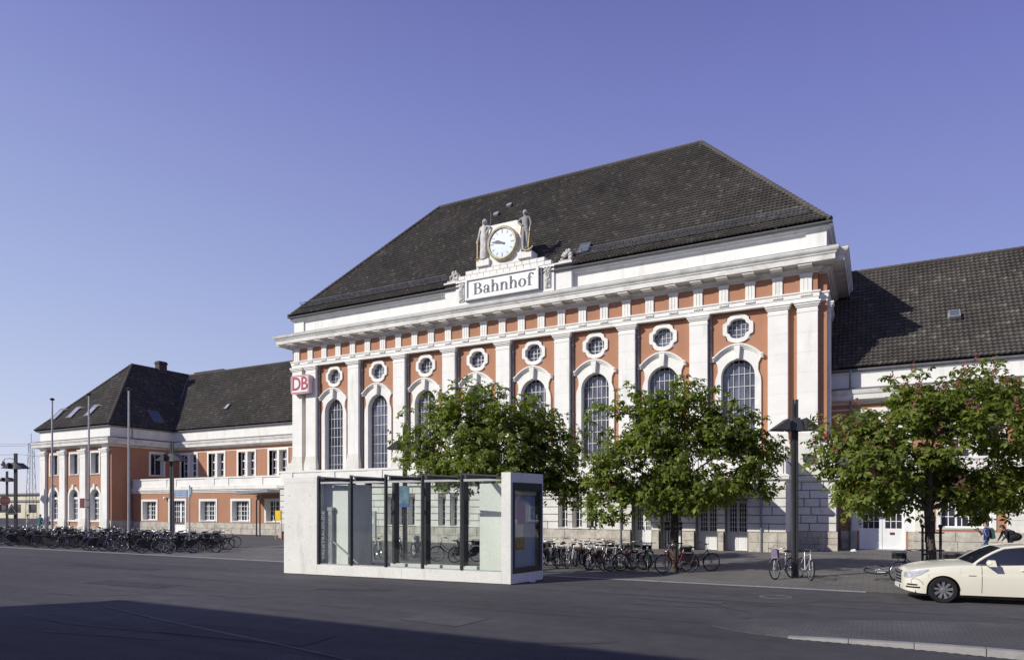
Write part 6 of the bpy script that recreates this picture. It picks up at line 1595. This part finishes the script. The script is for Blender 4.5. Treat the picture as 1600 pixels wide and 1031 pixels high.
def hand(J, E, key, wrist, d, s=1.0, curl=.3):
    d = Vector(d).normalized(); side = d.cross(Vector((0, 1, 0))); side = side.normalized() if side.length > .1 else Vector((1, 0, 0)); fr = d.cross(side)
    w = Vector(wrist); palm = w + d * .075 * s
    J[key + 'palm'] = (*palm, .026 * s); E.append((key + 'w', key + 'palm'))
    for i, (o, l) in enumerate(((-.028, .07), (-.009, .085), (.010, .08), (.028, .062))):
        a = palm + side * o * s + d * .02 * s; b = a + d * l * .55 * s + fr * .006; c = b + d * l * .45 * s + fr * curl * .05 * s
        J[f'{key}f{i}a'] = (*a, .010 * s); J[f'{key}f{i}b'] = (*b, .009 * s); J[f'{key}f{i}c'] = (*c, .007 * s); E += [(key + 'palm', f'{key}f{i}a'), (f'{key}f{i}a', f'{key}f{i}b'), (f'{key}f{i}b', f'{key}f{i}c')]
    a = w + d * .03 * s - side * .03 * s; b = a + (d * .6 - side * .5 + fr * .4) * .06 * s
    J[key + 'ta'] = (*a, .012 * s); J[key + 'tb'] = (*b, .009 * s); E += [(key + 'w', key + 'ta'), (key + 'ta', key + 'tb')]
def body(pose, s=1.0, slim=1.0):
    """pose overrides; figure faces -y, x to its left is +x ... all in metres for a 1.75 m person"""
    P = dict(pel=(0, 0, .96), spi=(0, 0, 1.14), che=(0, 0, 1.33), nec=(0, .0, 1.49), hea=(0, -.02, 1.60), top=(0, -.01, 1.70),
             ls=(.18, 0, 1.42), le=(.24, .03, 1.14), lw=(.25, -.05, .90), rs=(-.18, 0, 1.42), re=(-.24, .03, 1.14), rw=(-.25, -.05, .90),
             lh=(.09, 0, .90), lk=(.10, -.01, .50), la=(.10, .02, .09), lt=(.11, -.16, .035), rh=(-.09, 0, .90), rk=(-.10, -.01, .50), ra=(-.10, .02, .09), rt=(-.11, -.16, .035))
    P.update(pose)
    Rr = dict(pel=(.155, .11), spi=(.135, .10), che=(.165, .115), nec=.056, hea=(.078, .092), top=(.066, .075), ls=.062, le=.044, lw=.03, rs=.062, re=.044, rw=.03, lh=.09, lk=.06, la=.042, lt=.034, rh=.09, rk=.06, ra=.042, rt=.034)
    J = {}
    for k, p in P.items():
        r = Rr[k]; r = tuple(v * slim * s for v in r) if isinstance(r, tuple) else r * slim * s
        J[k] = (p[0] * s, p[1] * s, p[2] * s, r)
    E = [('pel', 'spi'), ('spi', 'che'), ('che', 'nec'), ('nec', 'hea'), ('hea', 'top'), ('che', 'ls'), ('ls', 'le'), ('le', 'lw'), ('che', 'rs'), ('rs', 're'), ('re', 'rw'), ('pel', 'lh'), ('lh', 'lk'), ('lk', 'la'), ('la', 'lt'), ('pel', 'rh'), ('rh', 'rk'), ('rk', 'ra'), ('ra', 'rt')]
    for k, e in (('l', 'le'), ('r', 're')):
        d = [J[k + 'w'][i] - J[e][i] for i in range(3)]; hand(J, E, k, J[k + 'w'][:3], d, s)
    return J, E
def face(parent, hd, s, yaw, m_skin, m_dark):
    h = Vector(hd); R3 = Matrix.Rotation(yaw, 3, 'Z')
    f = MB(); f.T = lambda x, y, z: tuple(h + R3 @ Vector((x * s, y * s, z * s)))
    f.taper((0, -.088, -.03), (0, -.082, .03), .03, .036, .014, .012); f.ball((.082, .01, 0), .014, .024, .034, 6, 5); f.ball((-.082, .01, 0), .014, .024, .034, 6, 5)
    f.build('nose_and_ears', m_skin, parent, 60, local=True)
    f = MB(); f.T = lambda x, y, z: tuple(h + R3 @ Vector((x * s, y * s, z * s)))
    for x in (-.032, .032): f.ball((x, -.082, .035), .013, .008, .008, 6, 4)
    f.box(-.024, .024, -.092, -.07, -.062, -.055); f.build('eyes_and_mouth', m_dark, parent, local=True)
SKIN = mat('skin', (.55, .33, .24), .55, .06, 8); HAIRB = mat('dark_brown_hair', (.035, .022, .015), .6, .3, 20); HAIRL = mat('light_brown_hair', (.16, .09, .045), .6, .3, 20)
NAVY = mat('navy_jacket', (.022, .022, .085), .8, .2, 9); JEANS = mat('light_blue_jeans', (.13, .25, .42), .85, .2, 9); BLACKC = mat('black_cloth', (.012, .011, .014), .85, .3, 9); BAGG = mat('dark_green_bag_cloth', (.03, .09, .08), .8, .3, 8); SHOE = mat('dark_shoe_leather', (.02, .018, .016), .5)
TEAL = mat('teal_cloth', (.05, .15, .17), .85, .2, 9); PALEC = mat('pale_grey_cloth', (.45, .45, .42), .85, .2, 9); LIGHTBLUE = mat('light_blue_hood', (.25, .36, .55), .8, .1, 9)
# walker in navy jacket (walks to the left = -x)
wk = thing('person', 'person in navy jacket and light blue jeans walking with a green backpack behind the taxi', 'person', (4.35, 37.3, .004), math.radians(-80))
J, E = body(dict(lk=(.10, -.20, .52), la=(.10, -.18, .12), lt=(.11, -.34, .05), rk=(-.10, .06, .50), ra=(-.10, .32, .16), rt=(-.11, .22, .05), rw=(-.20, -.26, 1.32), re=(-.25, -.08, 1.16), lw=(.26, -.16, .94), hea=(0, -.05, 1.60), top=(0, -.04, 1.70)))
figure('body', J, E, [SKIN, NAVY, JEANS, SHOE], wk, lambda c: 3 if c.z < .1 else 2 if c.z < .93 and abs(c.x) < .21 else 1 if (c.z < 1.49 and not (c.x > .2 and c.z < .93) and not (c.x < -.15 and c.y < -.24)) else 0)
face(wk, (0, -.05, 1.62), 1, 0, SKIN, HAIRB)
q = MB(); q.ball((0, .0, 1.66), .095, .105, .09, 12, 8); q.ball((0, .05, 1.61), .085, .06, .085, 10, 6); q.build('hair', HAIRL, wk, 60, local=True)
q = MB(); q.ball((0, .09, 1.47), .12, .07, .06, 10, 6); q.build('hood', LIGHTBLUE, wk, 60, local=True)
q = MB(); q.ball((0, 0, .93), .165, .125, .06, 12, 6); q.build('jacket_hem', NAVY, wk, 60, local=True)
bp1 = thing('backpack', 'dark green backpack worn by the walker in navy', 'bag', (4.35, 37.3, .004), math.radians(-80))
q = MB(); q.taper((0, .22, 1.0), (0, .20, 1.42), .30, .20, .22, .12); q.ball((0, .22, 1.04), .16, .12, .08, 10, 6); q.ball((0, .2, 1.40), .115, .07, .08, 10, 6); q.build('sack', BAGG, bp1, 60, local=True)
for s in (-.11, .11): q = MB(); q.tube([(s, .14, 1.42), (s, .0, 1.475), (s, -.12, 1.36), (s * 1.1, -.06, 1.12), (s, .13, 1.05)], .018, 5); q.build('strap', LIGHTBLUE, bp1, 60, local=True)
# second walker, dark clothes, leaning forward with a big bag on the back
w2 = thing('person', 'person in black clothes leaning forward under a large black shoulder bag behind the taxi', 'person', (5.2, 36.95, .004), math.radians(-75))
J, E = body(dict(spi=(0, -.08, 1.12), che=(0, -.2, 1.28), nec=(0, -.30, 1.39), hea=(0, -.37, 1.47), top=(0, -.38, 1.57), ls=(.18, -.22, 1.36), rs=(-.18, -.22, 1.36), le=(.24, -.3, 1.1), lw=(.18, -.42, .92), re=(-.24, -.3, 1.1), rw=(-.16, -.42, .95), lk=(.10, -.16, .5), la=(.10, -.08, .1), lt=(.11, -.25, .04), rk=(-.1, .0, .5), ra=(-.1, .25, .13), rt=(-.11, .12, .04)))
figure('body', J, E, [SKIN, BLACKC, SHOE], w2, lambda c: 2 if c.z < .1 else 0 if (c.z > 1.39 and c.y < -.27 and abs(c.x) < .12) or (c.z < .93 and c.y < -.36) else 1)
face(w2, (0, -.39, 1.49), 1, 0, SKIN, HAIRB)
q = MB(); q.ball((0, -.34, 1.53), .098, .108, .095, 12, 8); q.ball((0, -.28, 1.45), .09, .08, .12, 10, 6); q.build('hair', HAIRB, w2, 60, local=True)
b2_ = thing('shoulder_bag', 'large black bag slung on the back of the leaning walker', 'bag', (5.2, 36.95, .004), math.radians(-75))
q = MB(); q.ball((.02, .12, 1.10), .22, .30, .20, 14, 9); q.ball((.02, -.02, 1.25), .18, .2, .14, 12, 8); q.build('sack', BLACKC, b2_, 60, local=True); q = MB(); q.tube([(.1, .1, 1.32), (.05, -.14, 1.43), (-.1, -.35, 1.3), (-.2, -.2, 1.05), (-.1, .1, 1.0)], .02, 5); q.build('strap', BLACKC, b2_, 60, local=True)
# two small figures near the left pavilion
for lab, (x, y), rz, up_, dn, hr in (('dark haired person in teal standing beyond the bicycles before the left pavilion', (-66.5, 34.2), .4, TEAL, TEAL, HAIRB), ('person in pale clothes standing beyond the bicycles left of the one in teal', (-69.2, 34.5), -.5, PALEC, PALEC, HAIRL)):
    r = thing('person', lab, 'person', (x, y, .004), rz); J, E = body({})
    figure('body', J, E, [SKIN, up_, dn, SHOE], r, lambda c: 3 if c.z < .1 else 2 if c.z < .93 and abs(c.x) < .21 else 1 if 1.5 > c.z > .9 else 0, 1); face(r, (0, -.02, 1.62), 1, 0, SKIN, HAIRB)
    q = MB(); q.ball((0, .02, 1.67), .095, .105, .09, 10, 7); q.build('hair', hr, r, 60, local=True)
# statues either side of the clock
SS = 1.58
lf = thing('statue', 'pale stone statue of a draped woman leaning on the left side of the clock slab', 'statue', (-24.2, 41.12, 19.64))
J, E = body(dict(ls=(.17, 0, 1.44), le=(.33, -.02, 1.40), lw=(.20, -.06, 1.20), re=(-.25, .0, 1.14), rw=(-.29, -.06, .88), hea=(.02, -.03, 1.61), top=(.03, -.02, 1.72), lk=(.09, -.08, .5), spi=(.015, 0, 1.14), pel=(-.02, 0, .96)), SS)
figure('body', J, E, [M['statue']], lf)
q = MB(); prof = [(.20, 0), (.19, .3), (.175, .7), (.19, .95), (.165, 1.12), (.13, 1.2)]; vs = []; nn = 26
for r_, z in prof:
    for k in range(nn):
        t = 2 * PI * k / nn; rr2 = r_ * (1 + .07 * math.sin(k * PI * .9 + z * 2)); vs.append((rr2 * math.cos(t) * SS, rr2 * .72 * math.sin(t) * SS, z * SS))
q.add(vs, [(i * nn + k, i * nn + (k + 1) % nn, (i + 1) * nn + (k + 1) % nn, (i + 1) * nn + k) for i in range(len(prof) - 1) for k in range(nn)]); q.build('robe', M['statue'], lf, 60, local=True)
face(lf, (.02 * SS, -.03 * SS, 1.63 * SS), SS, 0, M['statue'], M['lead'])
q = MB(); q.ball((.03 * SS, .03, 1.70 * SS), .17, .18, .15, 12, 8); q.ball((.03 * SS, .12, 1.60 * SS), .13, .1, .16, 10, 6); q.build('hair', M['statue'], lf, 60, local=True)
q = MB(); q.tube([(-.47, -.12, 1.45), (-.46, -.14, .12)], .045, 7); q.tube([(-.46 + .10 * math.cos(t), -.14, .05 + .13 * math.sin(t)) for t in [2 * PI * i / 14 for i in range(14)]], .035, 6, closed=True); q.tube([(-.58, -.13, 1.3), (-.36, -.13, 1.3)], .03, 6)
tag(q.build('gilded_staff', M['gold'], None, 60), 'gilded staff with a ring foot held by the left statue', 'staff').location = lf.location
rt_ = thing('statue', 'grey weathered stone statue of a bare man standing right of the clock', 'statue', (-20.95, 41.1, 19.64))
J, E = body(dict(rs=(-.19, 0, 1.45), re=(-.36, -.02, 1.30), rw=(-.20, -.08, 1.18), ls=(.19, 0, 1.45), le=(.27, .0, 1.18), lw=(.25, -.08, .92), lk=(.12, -.07, .5), la=(.15, .04, .08), lt=(.18, -.10, .035), rh=(-.09, 0, .90), hea=(-.01, -.03, 1.62), top=(-.02, -.01, 1.73)), SS, 1.05)
figure('body', J, E, [mat('grey_statue_stone', (.30, .295, .285), .85, .25, 3, .3, 22, fine=.15, stain=((.13, .13, .13), 2.6, .45, .7, .7, (1, 1, .5)))], rt_)
face(rt_, (-.01 * SS, -.03 * SS, 1.64 * SS), SS, 0, M['statue'], M['lead'])
q = MB(); q.ball((-.02 * SS, .02, 1.70 * SS), .155, .165, .14, 12, 8); q.build('hair', M['statue'], rt_, 60, local=True)
q = MB()
for k in range(7): q.tube([(-.26 + k * .02, .12 - .03 * k, 1.9), (-.30 + k * .03, .16, 1.2), (-.25 + .03 * k, .14, .3)], .07, 6, r1=.1)
q.build('cloak', M['statue'], rt_, 60, local=True)
q = MB(); q.tube([(.42, -.16, 1.55), (.30, -.2, .16)], .035, 7); q.tube([(-.14, -.22, .12), (.06, -.22, .02), (.30, -.22, .0), (.52, -.22, .06), (.66, -.22, .2)], .045, 7); q.tube([(-.30, -.12, 1.75), (-.34, -.14, 1.2)], .05, 6)
tag(q.build('gilded_anchor', M['gold'], None, 60), 'gilded anchor at the feet of the right statue', 'anchor').location = rt_.location
# ------------------------------------------------------------------ light, sky, camera
SUN_EL, SUN_AZ = math.radians(30), math.atan2(.584, .822)
D = Vector((math.sin(SUN_AZ) * math.cos(SUN_EL), math.cos(SUN_AZ) * math.cos(SUN_EL), -math.sin(SUN_EL)))
sl_ = bpy.data.lights.new('sun', 'SUN'); sl_.energy = 4.0; sl_.angle = math.radians(.5); sl_.color = (1.0, .965, .88)
so_ = bpy.data.objects.new('sun', sl_); COL.objects.link(so_); so_.rotation_euler = D.to_track_quat('-Z', 'Y').to_euler(); so_.location = (-30, -40, 60)
W = bpy.data.worlds.new('World'); SC.world = W; W.use_nodes = True
N, L = W.node_tree.nodes, W.node_tree.links
bg = N['Background']; bg.inputs['Strength'].default_value = .15
sk = N.new('ShaderNodeTexSky'); sk.sky_type = 'NISHITA'; sk.sun_disc = False
sk.sun_elevation = SUN_EL; sk.sun_rotation = math.atan2(-.584, -.822); sk.air_density = 1.0; sk.dust_density = .15; sk.ozone_density = 3.0; sk.altitude = 60
tn = N.new('ShaderNodeMix'); tn.data_type = 'RGBA'; tn.blend_type = 'MULTIPLY'; tn.inputs['Factor'].default_value = 1; tn.inputs['B'].default_value = SKY_TINT
L.new(sk.outputs['Color'], tn.inputs['A'])
# spring haze: the physical sky mixed with a periwinkle gradient by elevation
tc_ = N.new('ShaderNodeTexCoord'); sx_ = N.new('ShaderNodeSeparateXYZ'); L.new(tc_.outputs['Generated'], sx_.inputs[0])
cr_ = N.new('ShaderNodeValToRGB'); e_ = cr_.color_ramp.elements
e_[0].position = 0; e_[0].color = (.52, .57, .74, 1); e_[1].position = .9; e_[1].color = (.05, .055, .2, 1)
for p_, c_ in ((.10, (.46, .52, .73, 1)), (.28, (.335, .40, .68, 1)), (.50, (.215, .245, .57, 1)), (.62, (.15, .165, .45, 1))): q_ = e_.new(p_); q_.color = c_
L.new(sx_.outputs['Z'], cr_.inputs['Fac'])
sc_ = N.new('ShaderNodeVectorMath'); sc_.operation = 'SCALE'; sc_.inputs['Scale'].default_value = SKY_GAIN; L.new(cr_.outputs['Color'], sc_.inputs[0])
dt_ = N.new('ShaderNodeVectorMath'); dt_.operation = 'DOT_PRODUCT'; dt_.inputs[1].default_value = (.8818, .4716, 0); L.new(tc_.outputs['Generated'], dt_.inputs[0])
mr_ = N.new('ShaderNodeMapRange'); mr_.inputs['From Min'].default_value = -.62; mr_.inputs['From Max'].default_value = .62; L.new(dt_.outputs['Value'], mr_.inputs['Value'])
az_ = N.new('ShaderNodeMix'); az_.data_type = 'RGBA'; az_.inputs['A'].default_value = (1.16, 1.17, 1.08, 1); az_.inputs['B'].default_value = (.72, .70, .86, 1); L.new(mr_.outputs['Result'], az_.inputs['Factor'])
ml_ = N.new('ShaderNodeMix'); ml_.data_type = 'RGBA'; ml_.blend_type = 'MULTIPLY'; ml_.inputs['Factor'].default_value = 1; L.new(sc_.outputs['Vector'], ml_.inputs['A']); L.new(az_.outputs['Result'], ml_.inputs['B'])
mx_ = N.new('ShaderNodeMix'); mx_.data_type = 'RGBA'; mx_.inputs['Factor'].default_value = .8
L.new(tn.outputs['Result'], mx_.inputs['A']); L.new(ml_.outputs['Result'], mx_.inputs['B']); L.new(mx_.outputs['Result'], bg.inputs['Color'])
cam = bpy.data.cameras.new('camera'); co = bpy.data.objects.new('camera', cam); COL.objects.link(co)
co.location = (0, 0, 2.4); co.rotation_euler = (PI / 2, 0, math.radians(28.1395))
cam.sensor_width = 36; cam.lens = 36 * 1067 / 1600; cam.shift_y = 276.5 / 1600; cam.clip_end = 6000; cam.clip_start = .1
SC.camera = co
SC.view_settings.view_transform = 'Standard'; SC.view_settings.look = 'None'; SC.view_settings.exposure = EXPO; SC.view_settings.gamma = 1
SC.render.engine = 'CYCLES'; SC.cycles.use_denoising = True; SC.cycles.max_bounces = 8; SC.cycles.transparent_max_bounces = 12
SC.cycles.sample_clamp_indirect = 6
